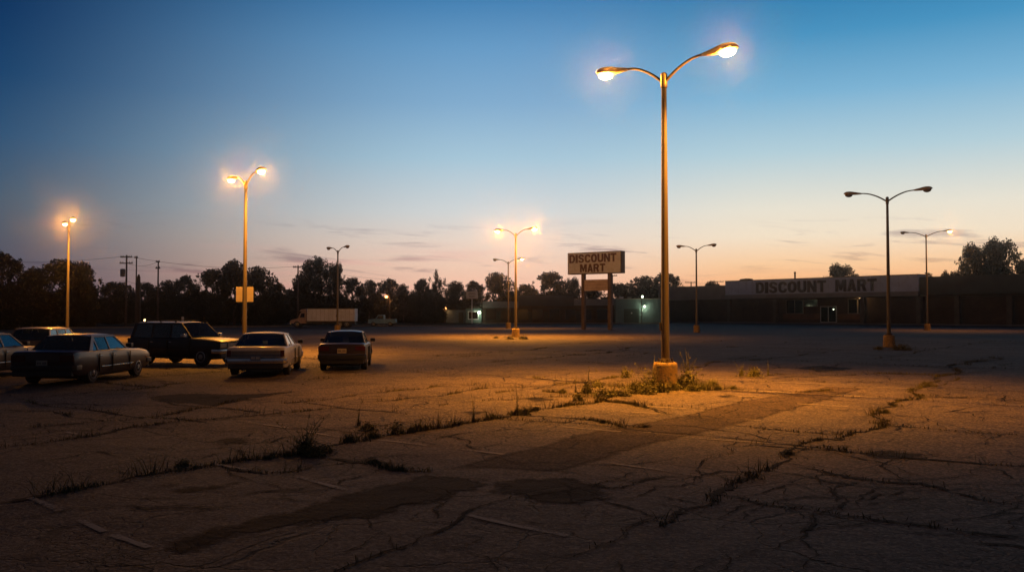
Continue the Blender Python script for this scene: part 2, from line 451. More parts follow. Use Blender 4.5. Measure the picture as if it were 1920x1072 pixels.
M['concrete'] = pmat('kerb concrete', (0.22, 0.20, 0.18), 0.9, 0, 0.2, 1.5, 0.4, 20, dirt=(0.1, 0.09, 0.08))

ny, nx = GZ.shape
gv = np.stack([np.broadcast_to(GX[None, :], GZ.shape), np.broadcast_to(GY[:, None], GZ.shape), GZ], -1).reshape(-1, 3)
idx = np.arange(ny * nx).reshape(ny, nx)
gf = np.stack([idx[:-1,:-1], idx[:-1,1:], idx[1:,1:], idx[1:,:-1]], -1).reshape(-1, 4)
kind(link('parking_lot', npmesh('parking_lot', gv, gf, M['asphalt'], True)), 'structure')
g = MB(); g.add([(-460,-460,-.15),(460,-460,-.15),(460,460,-.15),(-460,460,-.15)], [(0,1,2,3)])
kind(g.build('ground', M['grassground']), 'structure')

# grass verge beyond the lot, with a kerb
VERGE = [(-139,96),(-60,112),(-30,127),(-9,131),(-6,138),(-6,234),(-139,234)]
g = MB(); g.prism(VERGE, 0.006, 0.125, 'z'); kind(g.build('grass_verge', M['grassground']), 'structure')
g = MB()
for a, b in zip(VERGE[:5], VERGE[1:6]):
    a, b = Vector(a), Vector(b); d = (b - a).normalized(); n = Vector((d.y, -d.x))
    q = [a + n*.16, b + n*.16, b + n*.003, a + n*.003]
    g.prism([tuple(p) for p in q], 0.004, 0.14, 'z')
kind(g.build('kerb', M['concrete']), 'structure')

# ------------------------------------------------------------------ cracks, patches, markings
def fractal(pts, seg, amp):
    pts = [Vector(p) for p in pts]; out = [pts[0]]
    def sub(a, b, out):
        d = b - a; l = d.length
        if l < seg: out.append(b); return
        m = (a + b) / 2 + Vector((-d.y, d.x)) * random.uniform(-amp, amp)
        sub(a, m, out); sub(m, b, out)
    for a, b in zip(pts, pts[1:]): sub(a, b, out)
    return out
crv, crf = [], []
CRACK_PTS = []
def crack(pts, w=0.05, seg=0.09, amp=0.13, weed=0.5):
    w = w * .8
    if weed == .9 and pts[0][1] < 13 and not isinstance(pts[0], tuple): w *= .6; weed = .12
    p = fractal(pts, seg, amp); n = len(p); o = len(crv); spurs = []
    if n < 2: return
    ph = random.uniform(0, 99)
    for i, q in enumerate(p):
        t = (p[min(i+1, n-1)] - p[max(i-1, 0)])
        if t.length < 1e-6: t = Vector((1, 0))
        t.normalize(); nn = Vector((-t.y, t.x))
        k = min(1.0, 0.25 + min(i, n-1-i) * 0.25)
        k *= 0.22 + 1.0 * abs(math.sin(i * 0.17 + ph)) * abs(math.sin(i * 0.071 + 2 * ph)) + .25 * random.random()
        a = w * k * random.uniform(.15, 1.25); b = w * k * random.uniform(.15, 1.25)
        if n > 12 and 3 < i < n - 3 and w > .03 and random.random() < .045 and not getattr(crack, 'busy', False):
            spurs.append((q, nn * random.choice((-1, 1)) + t * random.uniform(-.8, .8), w))
        for s_ in (-a, b):
            r_ = q + nn * s_; crv.append((r_.x, r_.y, gz(r_.x, r_.y) + 0.008))
        CRACK_PTS.append((q.x, q.y, w * k, weed))
    for i in range(n - 1): crf.append((o+2*i, o+2*i+1, o+2*i+3, o+2*i+2))
    crack.busy = True
    for q, d_, w_ in spurs:
        l_ = random.uniform(.25, 1.3); crack([q, q + d_.normalized() * l_], w_ * .3, .1, .16, 0)
    crack.busy = False
def C(pix, w=0.05, weed=0.5, **k): crack([G(*p) for p in pix], w, weed=weed, **k)
C([(0,942),(87,928),(208,906),(312,884),(444,863),(521,853),(560,848),(640,832),(768,811),(866,794),(963,780),(1008,769),(1056,762),(1126,752),(1195,738)], .075, 2.2)
C([(963,780),(1040,784),(1120,792),(1170,803)], .06, 1.6)
C([(1126,752),(1181,757),(1230,771),(1262,777)], .05, 1.4)
C([(555,850),(590,853),(640,860),(703,867),(735,880),(806,884)], .07, 1.8)
C([(640,745),(727,733),(813,724),(862,721),(938,726),(990,728)], .05, .8)
C([(640,754),(744,750),(803,744),(883,733),(938,726),(1022,724),(1119,716),(1171,707)], .05, .9)
C([(0,835),(139,820),(243,800),(399,788),(486,780),(541,775),(640,764)], .055, .7)
C([(100,742),(198,733),(278,728),(368,716)], .06, .6)
C([(278,745),(312,752),(389,764),(486,776)], .07, .8)
C([(60,800),(243,787),(312,778),(399,762),(451,749),(545,735)], .05, .6)
C([(528,755),(640,745)], .05, .7)
C([(700,862),(640,867),(555,882),(496,887),(416,872),(330,886)], .045, 1.0)
C([(1240,985),(1280,952),(1340,938),(1373,902),(1401,884),(1453,872),(1473,846),(1506,833),(1542,823),(1578,827),(1602,811),(1663,789),(1643,773),(1683,755),(1715,739),(1719,727),(1780,702),(1820,684),(1860,668)], .07, 1.1, amp=.15)
C([(1482,872),(1530,878),(1586,892),(1651,900),(1723,904),(1764,914),(1804,926),(1900,945)], .07, .3)
C([(1357,926),(1401,936),(1457,948),(1526,954),(1619,968),(1723,983),(1804,995),(1919,1007)], .05, .3)
C([(1715,739),(1784,743),(1919,747)], .06, .4)
C([(1663,799),(1764,807),(1919,817)], .04, .3)
C([(1369,797),(1433,803),(1514,811),(1578,815)], .055, .4)
C([(1290,734),(1353,729),(1433,731),(1490,735),(1560,733)], .06, 1.4)
C([(1290,716),(1353,717),(1425,717),(1510,713),(1546,717)], .05, 1.3)
C([(1215,702),(1308,688),(1400,676),(1500,667),(1600,655)], .06, .6)
C([(1380,706),(1433,704),(1506,700),(1578,704),(1659,700),(1719,702),(1780,704)], .05, .8)
C([(930,738),(1000,730),(1038,720),(1105,715),(1163,705),(1215,702)], .05, .8)
C([(1120,720),(1200,727)], .05, 1.8)
C([(1020,735),(1150,742),(1200,737),(1240,731)], .06, 2.4)
C([(1150,752),(1212,765),(1255,777)], .04, .9)
C([(820,668),(900,663),(942,659),(965,658),(997,657),(1060,650)], .06, .6)
C([(860,682),(928,677),(988,673),(1009,673),(1054,669),(1098,664),(1180,656)], .06, .6)
C([(975,666),(1025,663),(1046,659),(1098,658),(1200,650)], .05, .6)
C([(716,998),(737,1026),(793,1033),(855,1026),(905,1005)], .012, 0, seg=.07)
C([(862,1026),(918,1047),(1022,1050),(1080,1038)], .014, 0, seg=.07)
C([(700,960),(716,998),(680,1024),(620,1040)], .012, 0, seg=.07)
C([(918,1047),(935,1071)], .012, 0, seg=.07)
C([(1129,939),(1161,946),(1213,964),(1251,967),(1290,955)], .045, .4)
C([(1133,915),(1188,908),(1247,894)], .05, .2)
C([(1057,897),(1129,913)], .03, .2)
C([(1020,1071),(1100,1035),(1180,990),(1240,970)], .02, .1)
C([(0,770),(100,772),(200,790)], .05, .4)
C([(820,760),(900,752),(1000,748),(1080,745),(1140,748)], .03, .9)
C([(1290,760),(1360,752),(1420,744)], .02, .4)
C([(1515,1071),(1500,1010),(1526,954)], .015, 0)
C([(1290,905),(1310,880),(1369,850),(1433,803)], .015, .1)
# joints and cracks farther out follow the slab grid of the lot
for k in range(-24, 30):
    v0 = k * 4.4 + random.uniform(-.6, .6)
    for j in range(-36, 8):
        u0 = -10.3 + j * 5.15
        a = U * u0 + V * v0
        far = a.y > 25 or (a.x < -9 and a.y > 11) or (a.x > 12 and a.y > 12) or random.random() < .55
        if not far or abs(a.x) > a.y * .66 + 4 or a.y > 118 or a.y < 6: continue
        if random.random() < .62:
            b = U * (u0 + random.uniform(3, 7)) + V * (v0 + random.uniform(-.4, .4)); crack([a, b], random.uniform(.02, .07), .1 + a.y * .006, .07, .9)
        if random.random() < .62:
            b = U * (u0 + random.uniform(-.3, .3)) + V * (v0 + random.uniform(3, 6)); crack([a, b], random.uniform(.02, .07), .1 + a.y * .006, .07, .9)
for _ in range(230):
    y = random.uniform(6, 34); x = random.uniform(-.6, .6) * y; c_ = Vector((x, y))
    a = random.choice((math.atan2(U.y, U.x), math.atan2(V.y, V.x), random.uniform(0, 3.14))) + random.gauss(0, .25); pts_ = [c_]
    for _k in range(random.randint(2, 6)):
        a += random.gauss(0, .45); pts_.append(pts_[-1] + Vector((math.cos(a), math.sin(a))) * random.uniform(.3, 1.0))
    crack(pts_, random.uniform(.012, .028) * (.6 + y / 26), .06 + y * .004, .16, 0)
kind(link('pavement_cracks', npmesh('pavement_cracks', np.array(crv), np.array(crf), M['crack'])), 'structure')

def sheet(name, mat, outline, h=0.004, seg=0.18, amp=0.08):
    """a tar sheet lying on the lot; attribute 'inside' is the distance to its outline so that the edge can be ragged."""
    p = np.array([tuple(q) for q in fractal(list(outline) + [outline[0]], seg, amp)[:-1]])
    st = .16 if len(p) < 300 else .25
    x0, y0 = p.min(0) - .4; x1, y1 = p.max(0) + .4
    xs = np.arange(x0, x1 + st, st); ys = np.arange(y0, y1 + st, st); X, Y = np.meshgrid(xs, ys); P = np.stack([X.ravel(), Y.ravel()], -1)
    a = p; c = np.roll(p, -1, 0); ab = c - a; D = np.full(len(P), 1e9); ins = np.zeros(len(P), bool)
    for k in range(len(a)):
        t = np.clip(((P - a[k]) @ ab[k]) / max(1e-9, ab[k] @ ab[k]), 0, 1)
        D = np.minimum(D, np.hypot(*(P - a[k] - t[:, None] * ab[k]).T))
        cond = ((a[k,1] > P[:,1]) != (c[k,1] > P[:,1]))
        xi = a[k,0] + (P[:,1] - a[k,1]) * ab[k,0] / (ab[k,1] if abs(ab[k,1]) > 1e-9 else 1e-9)
        ins ^= cond & (P[:,0] < xi)
    D = np.where(ins, D, -D); nxs = len(xs); id_ = np.arange(len(P)).reshape(X.shape)
    F_ = np.stack([id_[:-1,:-1], id_[:-1,1:], id_[1:,1:], id_[1:,:-1]], -1).reshape(-1, 4)
    F_ = F_[(D[F_] > -.3).any(1)]
    used, inv = np.unique(F_, return_inverse=True); F_ = inv.reshape(-1, 4)
    z = np.array([gz(x, y) + h for x, y in P[used]])
    me = npmesh(name, np.concatenate([P[used], z[:, None]], 1), F_, mat, True)
    at = me.attributes.new('inside', 'FLOAT', 'POINT'); at.data.foreach_set('value', D[used].astype(np.float32))
    return kind(link(name, me), 'structure')
sheet('asphalt_trench', M['trench'], [tuple(U*-7.5 + V*8.7), tuple(U*-7.45 + V*24), tuple(U*-6.5 + V*24), tuple(U*-6.35 + V*16), tuple(U*-6.2+V*9.2)], .004, .3, .04)
sheet('asphalt_patch', M['patch'], [G(300,1016), G(452,979), G(560,958), G(650,925), G(800,893), G(900,897), G(905,912), G(830,938), G(700,975), G(600,978), G(520,990), G(420,1005), G(330,1035)], .0055, .2, .06)
sheet('asphalt_patch', M['patch'], [G(925,905), G(985,900), G(1060,896), G(1130,913), G(1132,932), G(1085,944), G(1030,946), G(985,936), G(945,926)], .0055, .15, .07)
for q in ([G(1615,852), G(1680,846), G(1750,853), G(1720,862), G(1650,861)], [G(392,826), G(430,820), G(478,823), G(455,831), G(410,832)], [G(280,745), G(330,738), G(420,739), G(540,735), G(470,746), G(395,760), G(330,755)], [G(300,905), G(400,915), G(440,905), G(360,925)],
          [G(980,748), G(1010,745), G(1045,750), G(1010,754)], [G(865,772), G(885,768), G(910,772), G(890,776)], [G(1340,742), G(1365,738), G(1385,741), G(1360,745)], [G(1490,690), G(1540,686), G(1600,690), G(1540,697)]):
    sheet('asphalt_patch', M['patch'], q, .0045, .12, .1)

# worn bay lines
def paint_mat():
    m, nt, N, L = newmat('worn bay paint')
    out = N.new('ShaderNodeOutputMaterial'); p = N.new('ShaderNodeBsdfPrincipled'); t = N.new('ShaderNodeBsdfTransparent'); mx = N.new('ShaderNodeMixShader')
    tc = N.new('ShaderNodeTexCoord')
    n1 = N.new('ShaderNodeTexNoise'); n1.inputs['Scale'].default_value = 22; n1.inputs['Detail'].default_value = 6; n1.inputs['Roughness'].default_value = .75
    n2 = N.new('ShaderNodeTexNoise'); n2.inputs['Scale'].default_value = .75; n2.inputs['Detail'].default_value = 3
    for n in (n1, n2): L.new(tc.outputs['Object'], n.inputs['Vector'])
    a = N.new('ShaderNodeMath'); a.operation = 'MULTIPLY_ADD'; L.new(n2.outputs[0], a.inputs[0]); a.inputs[1].default_value = 1.5; L.new(n1.outputs[0], a.inputs[2])
    r_ = N.new('ShaderNodeMapRange'); L.new(a.outputs[0], r_.inputs[0]); r_.inputs[1].default_value = 1.06; r_.inputs[2].default_value = 1.36; r_.inputs[4].default_value = .8
    p.inputs['Base Color'].default_value = (.34, .28, .21, 1); p.inputs['Roughness'].default_value = .8
    L.new(r_.outputs[0], mx.inputs[0]); L.new(t.outputs[0], mx.inputs[1]); L.new(p.outputs[0], mx.inputs[2]); L.new(mx.outputs[0], out.inputs[0])
    return m
M['paint'] = paint_mat()
pv, pf = [], []
def bay_line(u0, u1, v, w=.043):
    n = max(2, int(abs(u1 - u0) / .2)); o = len(pv)
    for i in range(n + 1):
        u = u0 + (u1 - u0) * i / n
        for s_ in (-w, w):
            q = U * u + V * (v + s_); pv.append((q.x, q.y, gz(q.x, q.y) + .0085))
    for i in range(n): pf.append((o+2*i, o+2*i+1, o+2*i+3, o+2*i+2))
def bay_seg(p0, p1, w=.042):
    a, c = Vector(G(*p0)), Vector(G(*p1)); d = (c - a); n = max(2, int(d.length / .15)); t = d.normalized(); nn = Vector((-t.y, t.x)); o = len(pv)
    for i in range(n + 1):
        q = a + d * (i / n); wl = w * random.uniform(.7, 1.1)
        for s_ in (-wl, wl): pv.append((q.x + nn.x*s_, q.y + nn.y*s_, gz(q.x + nn.x*s_, q.y + nn.y*s_) + .0085))
    for i in range(n): pf.append((o+2*i, o+2*i+1, o+2*i+3, o+2*i+2))
for a_, c_ in [((880,969),(1064,1005)),((1125,867),(1337,893)),((1265,819),(1452,832)),((900,794),(990,798)),((1050,802),(1165,811)),((690,824),(800,837)),((845,842),(945,854)),((400,869),(492,885)),((555,893),(650,920)),
      ((430,789),(540,803)),((575,809),(640,819)),((55,933),(115,958)),((150,973),(195,993)),((212,999),(280,1022)),((240,839),(345,861)),((100,802),(145,812)),((1039,766),(1256,776)),((830,746),(1012,762)),((775,779),(865,789)),
      ((1398,786),(1520,792)),((1495,757),(1590,763)),((1205,811),(1295,819)),((1180,760),(1290,766)),((1310,738),(1420,743))]: bay_seg(a_, c_)
for k in range(6, 26):
    v = 4.03 + 2.96 * k
    bay_line(-9.9, -4.5, v); bay_line(-15.9, -10.5, v)
    bay_line(-34, -28.6, v); bay_line(-28.2, -22.8, v)
kind(link('parking_lines', npmesh('parking_lines', np.array(pv), np.array(pf), M['paint'])), 'structure')

# ------------------------------------------------------------------ grass in the cracks and weeds
def blades(n, pos, hgt, width, lean=.5):
    """pos (n,3), hgt (n,), returns verts, faces (two-segment bent blades)."""
    a = RNG.uniform(0, 2*np.pi, n); b = RNG.uniform(0, 2*np.pi, n)
    side = np.stack([np.cos(a), np.sin(a), np.zeros(n)], -1) * (width[:, None] / 2)
    ln = np.stack([np.cos(b), np.sin(b), np.zeros(n)], -1) * (hgt * RNG.uniform(.05, lean, n))[:, None]
    up = np.array([0, 0, 1.0])[None] * hgt[:, None]
    p0, p1 = pos - side, pos + side
    m = pos + ln * .35 + up * .55; m0, m1 = m - side * .7, m + side * .7
    tip = pos + ln + up * .97
    v = np.stack([p0, p1, m0, m1, tip], 1).reshape(-1, 3)
    o = np.arange(n)[:, None] * 5
    f = np.concatenate([o + np.array([[0, 1, 3]]), o + np.array([[0, 3, 2]]), o + np.array([[2, 3, 4]])])
    return v, f
pp, hh, ww = [], [], []
for (x, y, w, wd) in CRACK_PTS:
    if wd <= 0 or y > 70 or y < 6: continue
    clump = .5 + .5 * math.sin(x * 1.9 + 2.1 * math.sin(y * 1.3)) * math.sin(y * 1.7 + x)
    cnt = wd * 6.5 * max(0, clump - .3) * 2.2
    cnt = int(cnt + random.random())
    for _ in range(cnt):
        qx, qy = x + random.gauss(0, w * 1.1 + .012), y + random.gauss(0, w * 1.1 + .012)
        pp.append((qx, qy, gz(qx, qy) + .002)); hh.append(random.uniform(.015, .06) * (1 + wd * .3) * (.3 + clump)); ww.append(random.uniform(.006, .016))
for (x, y, w, wd) in CRACK_PTS:
    if wd < .7 or y > 45 or y < 7: continue
    k = math.sin(x * 3.1 + 1.7 * math.sin(y * 2.3)) * math.sin(y * 2.9 - x)
    if k < .35: continue
    for _ in range(int(wd * 3 * k + random.random())):
        qx, qy = x + random.gauss(0, .07), y + random.gauss(0, .07)
        pp.append((qx, qy, gz(qx, qy))); hh.append(random.uniform(.08, .15 + .07 * wd)); ww.append(random.uniform(.006, .011))
bx_, by_ = XatY(1247, 23.7), 23.7
for _ in range(1500):
    a = random.uniform(0, 6.28); r_ = .33 + abs(random.gauss(0, .42)) * (1.5 if math.cos(a) < 0 else .9)
    qx, qy = bx_ + r_ * math.cos(a) * 1.5, by_ + r_ * math.sin(a) * .8
    pp.append((qx, qy, gz(qx, qy))); hh.append(random.uniform(.06, .5) * math.exp(-.7 * (r_ - .33)) * random.random() + .03); ww.append(random.uniform(.007, .014))
v_, f_ = blades(len(pp), np.array(pp), np.array(hh), np.array(ww), 1.3)
o = kind(link('crack_grass', npmesh('crack_grass', v_, f_, M['drygrass'])), 'stuff')
o['label'] = 'short dry grass growing along the cracks of the lot'

def weed_mesh(kind_):
    vs, fs = [], []; off = 0
    def put(v, f):
        nonlocal off
        vs.append(v); fs.append(f + off); off += len(v)
    if kind_ in ('tall', 'plume'):
        ns = 4 if kind_ == 'tall' else 15
        for s_ in range(ns):
            a = RNG.uniform(0, 6.28); r0 = RNG.uniform(0, .06); h = RNG.uniform(.4, 1.0) if s_ else 1.0
            sp_ = .2 if kind_ == 'tall' else .5; lx, ly = np.cos(a) * RNG.uniform(.02, sp_), np.sin(a) * RNG.uniform(.02, sp_)
            mb = MB(); pts = [(r0*np.cos(a)+lx*t*t, r0*np.sin(a)+ly*t*t, h*t) for t in np.linspace(0, 1, 6)]
            mb.tube(pts, [.010,.009,.008,.006,.005,.002], 3, cap=False)
            f4 = np.array(mb.f); put(np.array(mb.v), np.concatenate([f4[:, [0,1,2]], f4[:, [0,2,3]]]))
            n = 34 if kind_ == 'tall' else 24; t = RNG.uniform(.08, 1, n)
            pos = np.stack([r0*np.cos(a)+lx*t*t, r0*np.sin(a)+ly*t*t, h*t], -1)
            L_ = RNG.uniform(.05, .15, n) * (1.25 - t * .7)
            d = RNG.normal(size=(n, 3)); d[:, 2] = np.abs(d[:, 2]) * .8 + (.25 if kind_ == 'tall' else .9); d /= np.linalg.norm(d, axis=1)[:, None]
            sd = np.cross(d, RNG.normal(size=(n, 3))); sd /= np.linalg.norm(sd, axis=1)[:, None]; sd *= (L_ * (.15 if kind_ == 'tall' else .085))[:, None]
            v = np.stack([pos, pos + d*(L_*.5)[:, None] - sd, pos + d*L_[:, None], pos + d*(L_*.5)[:, None] + sd], 1).reshape(-1, 3)
            o = np.arange(n)[:, None] * 4; put(v, np.concatenate([o + [[0,1,2]], o + [[0,2,3]]]))
        n = 90; pos = np.concatenate([RNG.normal(0, .07, (n, 2)), np.zeros((n, 1))], 1)
        v, f = blades(n, pos, RNG.uniform(.1, .35, n), RNG.uniform(.01, .02, n), .9); put(v, f)
    elif kind_ == 'tuft':
        n = 260; pos = np.concatenate([RNG.normal(0, .16, (n, 2)), np.zeros((n, 1))], 1)
        rr = np.hypot(pos[:, 0], pos[:, 1]); h = np.clip(RNG.uniform(.4, 1, n) * (1 - rr * 1.2), .12, 1)
        v, f = blades(n, pos, h, RNG.uniform(.015, .03, n), .75); put(v, f)
    else:  # leafy low bush
        n = 520; d = RNG.normal(size=(n, 3)); d[:, 2] = np.abs(d[:, 2]); d /= np.linalg.norm(d, axis=1)[:, None]
        pos = d * (RNG.uniform(.15, 1, n) ** .6)[:, None] * np.array([.48, .48, .85]); pos *= (1 + .35 * np.sin(pos[:, :1] * 9 + pos[:, 1:2] * 7))
        L_ = RNG.uniform(.07, .16, n); e = d + RNG.normal(size=(n, 3)) * .6; e /= np.linalg.norm(e, axis=1)[:, None]
        sd = np.cross(e, RNG.normal(size=(n, 3))); sd /= np.linalg.norm(sd, axis=1)[:, None]; sd *= (L_ * .28)[:, None]
        v = np.stack([pos, pos + e*(L_*.5)[:, None] - sd, pos + e*L_[:, None], pos + e*(L_*.5)[:, None] + sd], 1).reshape(-1, 3)
        o = np.arange(n)[:, None] * 4; put(v, np.concatenate([o + [[0,1,2]], o + [[0,2,3]]]))
        n = 60; pos = np.concatenate([RNG.normal(0, .2, (n, 2)), np.zeros((n, 1))], 1)
        v, f = blades(n, pos, RNG.uniform(.3, 1.0, n), RNG.uniform(.012, .025, n), .5); put(v, f)
    return npmesh('weed_' + kind_, np.concatenate(vs), np.concatenate(fs), M['weed'])
WM = {k: weed_mesh(k) for k in ('tall', 'plume', 'tuft', 'bush')}
WEEDS = [
 (1130,744,22,1.7,'bush','wide dark bush along the crack, first to the left of the grass tuft'),
 (1165,742,18,2.0,'bush','spreading low bush on the crack just left of the feathery weeds'),
 (1212,737,22,1.6,'bush','dark bush at the foot of the two feathery weeds'),
 (1120,725,14,1.5,'bush','small bush on the upper crack left of the nearest lamp'),
 (1300,731,18,1.8,'bush','low bush in front of the tallest plumed weed'),
 (1336,724,16,1.6,'bush','low bush beyond the grass tufts right of the nearest lamp'),
 (1375,729,10,2.0,'tuft','flat tuft on the slab edge far right of the nearest lamp base'),
 (925,786,12,2.0,'bush','short bush on the weedy crack left of the lone upright weed'),
 (780,806,16,1.9,'bush','bush on the weedy crack just right of the thick grass clump'),
 (610,846,18,1.9,'bush','bush on the crack right of the big spreading weed'),
 (500,858,12,2.2,'tuft','flat tuft on the crack far left of the big spreading weed'),
 (700,866,12,2.0,'bush','low bush on the lower crack below the thick grass clump'),
 (750,880,12,2.2,'tuft','ragged tuft at the end of the lower crack'),  # px, base y, height px, width factor, kind, label
 (1292,722,66,.75,'plume','tallest plumed weed just right of the nearest lamp base'),
 (1283,727,36,1.2,'bush','dark leafy bush hugging the right side of the nearest lamp base'),
 (1318,729,20,1.5,'tuft','low grass tuft two steps right of the nearest lamp base'),
 (1346,730,14,1.6,'tuft','lowest grass tuft at the right end of the fringe by the nearest lamp base'),
 (1222,731,66,.95,'plume','plumed weed touching the left side of the nearest lamp base'),
 (1206,733,50,1.2,'plume','feathery weed second to the left of the nearest lamp base'),
 (1190,735,24,1.3,'bush','dark low bush left of the feathery weeds by the nearest lamp base'),
 (1240,733,28,1.2,'bush','leafy clump growing in front of the nearest lamp base'),
 (1262,730,24,1.0,'tuft','grass tuft against the front right face of the nearest lamp base'),
 (1174,709,22,.9,'bush','small bush on the crack behind the left weeds of the nearest lamp base'),
 (1150,741,20,1.4,'tuft','grass tuft midway between the nearest lamp base and the thin tall weed'),
 (1103,737,50,.55,'tall','thin tall weed rising from a dark clump left of the nearest lamp base'),
 (1100,738,26,.9,'bush','dark clump at the foot of the thin tall weed left of the nearest lamp'),
 (1079,736,34,.4,'tall','single slender stalk left of the dark clump near the nearest lamp'),
 (1055,737,14,1.3,'tuft','tiny tuft left of the single slender stalk'),
 (1085,752,18,1.2,'bush','short bush where two weedy cracks meet before the nearest lamp'),
 (970,779,52,.42,'tall','lone upright weed at the corner of the weedy crack'),
 (984,780,18,1.2,'bush','low bush right beside the lone upright weed at the crack corner'),
 (888,791,52,.36,'tall','tall thin weed midway along the weedy crack'),
 (823,799,34,.4,'tall','shorter thin weed left of the midway one on the weedy crack'),
 (852,796,28,.4,'tall','short stalk between two thin weeds on the weedy crack'),
 (1005,770,14,1.2,'tuft','grass tuft right of the lone upright weed'),
 (1130,795,12,1.4,'tuft','small tuft on the short crack below the nearest lamp'),
 (572,850,78,1.15,'plume','big spreading weed at the near left end of the weedy crack'),
 (590,852,26,1.6,'bush','dark bushy growth at the foot of the big spreading weed'),
 (540,852,16,1.6,'tuft','low grass left of the big spreading weed'),
 (672,797,44,.6,'tall','branching weed standing above the crack left of centre'),
 (690,805,18,1.8,'bush','bushy patch right of the branching weed'),
 (742,812,26,1.4,'bush','thickest grass clump on the weedy crack'),
 (655,828,24,1.4,'tuft','ragged grass tuft between the big weed and the thick clump'),
 (700,820,22,1.5,'tuft','dense grass tuft just left of the thick clump'),
 (345,872,16,1.9,'bush','low dark weed patch on the crack at lower left'),
 (1390,704,26,1.1,'plume','weed cluster at left of the far fringe beyond the nearest lamp'),
 (1414,705,22,1.1,'bush','bushy weed in the middle of the far fringe beyond the nearest lamp'),
 (1440,703,30,.5,'tall','thin stalk at the right end of the far fringe beyond the nearest lamp'),
 (1660,776,12,1.8,'tuft','grass tuft on the wide jagged crack at right'),
 (1535,826,10,2.2,'tuft','sparse tuft in the widest hole of the jagged crack at right'),
 (1480,850,14,1.8,'tuft','low tuft where the jagged crack forks at lower right'),
 (955,636,8,2.0,'bush','low weeds left of the far lit lamp base'),
 (981,636,9,2.0,'bush','low weeds right of the far lit lamp base'),
 (930,634,6,2.0,'tuft','small grass tuft two steps left of the far lit lamp base'),
 (1690,656,14,2.6,'bush','dark weeds right of the yellow base of the large unlit lamp'),
 (1648,655,10,2.2,'tuft','dark tuft left of the yellow base of the large unlit lamp'),
]
for (px, py, hp, wf, k, lab) in WEEDS:
    x, y = G(px, py); h = hp / F * y
    o = link('weed', WM[k], None, (x, y, gz(x, y) - .005)); o.scale = (h * wf * 1.15 * random.uniform(.9, 1.1), h * wf * 1.15, h)
    o.rotation_euler = (0, 0, random.uniform(0, 6.28)); tag(o, lab, 'weed', 'weeds in the cracked lot')

# asphalt lump
mb = MB(); bmr = bmesh.new(); bmesh.ops.create_icosphere(bmr, subdivisions=3, radius=1)
for w in bmr.verts:
    q = w.co; n_ = math.sin(q.x*4+1)*math.sin(q.y*5)*.15 + math.sin(q.z*9+q.x*7)*.07
    w.co = Vector((q.x*.16, q.y*.10, max(q.z, -.3)*.05)) * (1 + n_)
me = bpy.data.meshes.new('asphalt_lump'); bmr.to_mesh(me); bmr.free(); me.materials.append(M['patch'])
x, y = G(1203, 802); tag(link('asphalt_lump', me, None, (x, y, gz(x, y) + .01)), 'small dark lump of broken asphalt lying on the lot below the nearest lamp', 'rubble')

# ------------------------------------------------------------------ lamp posts
def pole_mesh():
    mb = MB(); zs = np.linspace(0, 1, 14)
    mb.tube([(0,0,z) for z in zs], [.115 - .048 * z for z in zs], 20)
    return mb.mesh('pole', M['pole'], 40)
def base_mesh():
    mb = MB(); mb.lathe([(.36,-.05),(.345,.1),(.33,.3),(.32,.62),(.315,.69),(.29,.725),(.10,.73)], 28)
    return mb.mesh('concrete_base', M['base'], 35)
def foot_mesh():
    mb = MB(); mb.box(-.18,.18,-.18,.18,.73,.755)
    for a in (-.13,.13):
        for b in (-.13,.13): mb.lathe([(.02,.755),(.02,.82),(.012,.83)], 8, Matrix.Translation((a,b,0)))
    mb.lathe([(.15,.755),(.135,.80),(.118,.84)], 16)
    return mb.mesh('base_plate', M['steel_dark'], 30)
def cap_mesh():
    mb = MB(); mb.lathe([(.085,-.34),(.092,-.32),(.092,.0),(.08,.05),(.05,.08),(.01,.09)], 16)
    return mb.mesh('pole_cap', M['arm'], 50)
def arm_mesh(r1=1.3):
    mb = MB(); P = [(.06,-.16),(.3,.02),(.55,.17),(.85,.30),(1.1,.355),(r1,.37)]
    pts = []
    for i in range(len(P) - 1):
        p0, p1, p2, p3 = P[max(i-1,0)], P[i], P[i+1], P[min(i+2, len(P)-1)]
        for t in (0, .25, .5, .75):
            q = [0.5*((2*p1[k]) + (-p0[k]+p2[k])*t + (2*p0[k]-5*p1[k]+4*p2[k]-p3[k])*t*t + (-p0[k]+3*p1[k]-3*p2[k]+p3[k])*t**3) for k in (0,1)]
            pts.append((q[0], 0, q[1]))
    pts.append((P[-1][0], 0, P[-1][1]))
    n = len(pts); mb.tube(pts, [.045 - .013*i/n for i in range(n)], 10)
    return mb.mesh('arm', M['arm'], 60)
def head_mesh():
    mb = MB(); rings = []
    for (x, hw, top, bot) in [(-.06,.035,.035,-.035),(0,.052,.05,-.05),(.12,.07,.066,-.06),(.3,.115,.09,-.075),(.45,.165,.115,-.08),(.62,.195,.125,-.075),(.78,.18,.11,-.07),(.88,.135,.07,-.06),(.935,.07,.01,-.045),(.95,.03,-.02,-.035)]:
        r_ = []
        for k in range(16):
            a = k * 2 * math.pi / 16; c, s_ = math.cos(a), math.sin(a)
            zz = top * abs(s_)**.8 if s_ >= 0 else bot * abs(s_)**.35
            r_.append((x, hw * (abs(c)**.8) * (1 if c >= 0 else -1), zz))
        rings.append(r_)
    mb.loft(rings); return mb.mesh('lamp_head', M['housing'], 50)
def lens_mesh(mat):
    mb = MB(); rings = []
    for (t) in np.linspace(0, 1, 7):
        a = t * math.pi / 2; rr = math.cos(a); z = -.074 - .15 * math.sin(a)
        rings.append([(.66 + .225*max(rr,.02)*math.cos(k*2*math.pi/20), .165*max(rr,.02)*math.sin(k*2*math.pi/20), z) for k in range(20)])
    mb.loft(rings); return mb.mesh('lens', mat, 80)
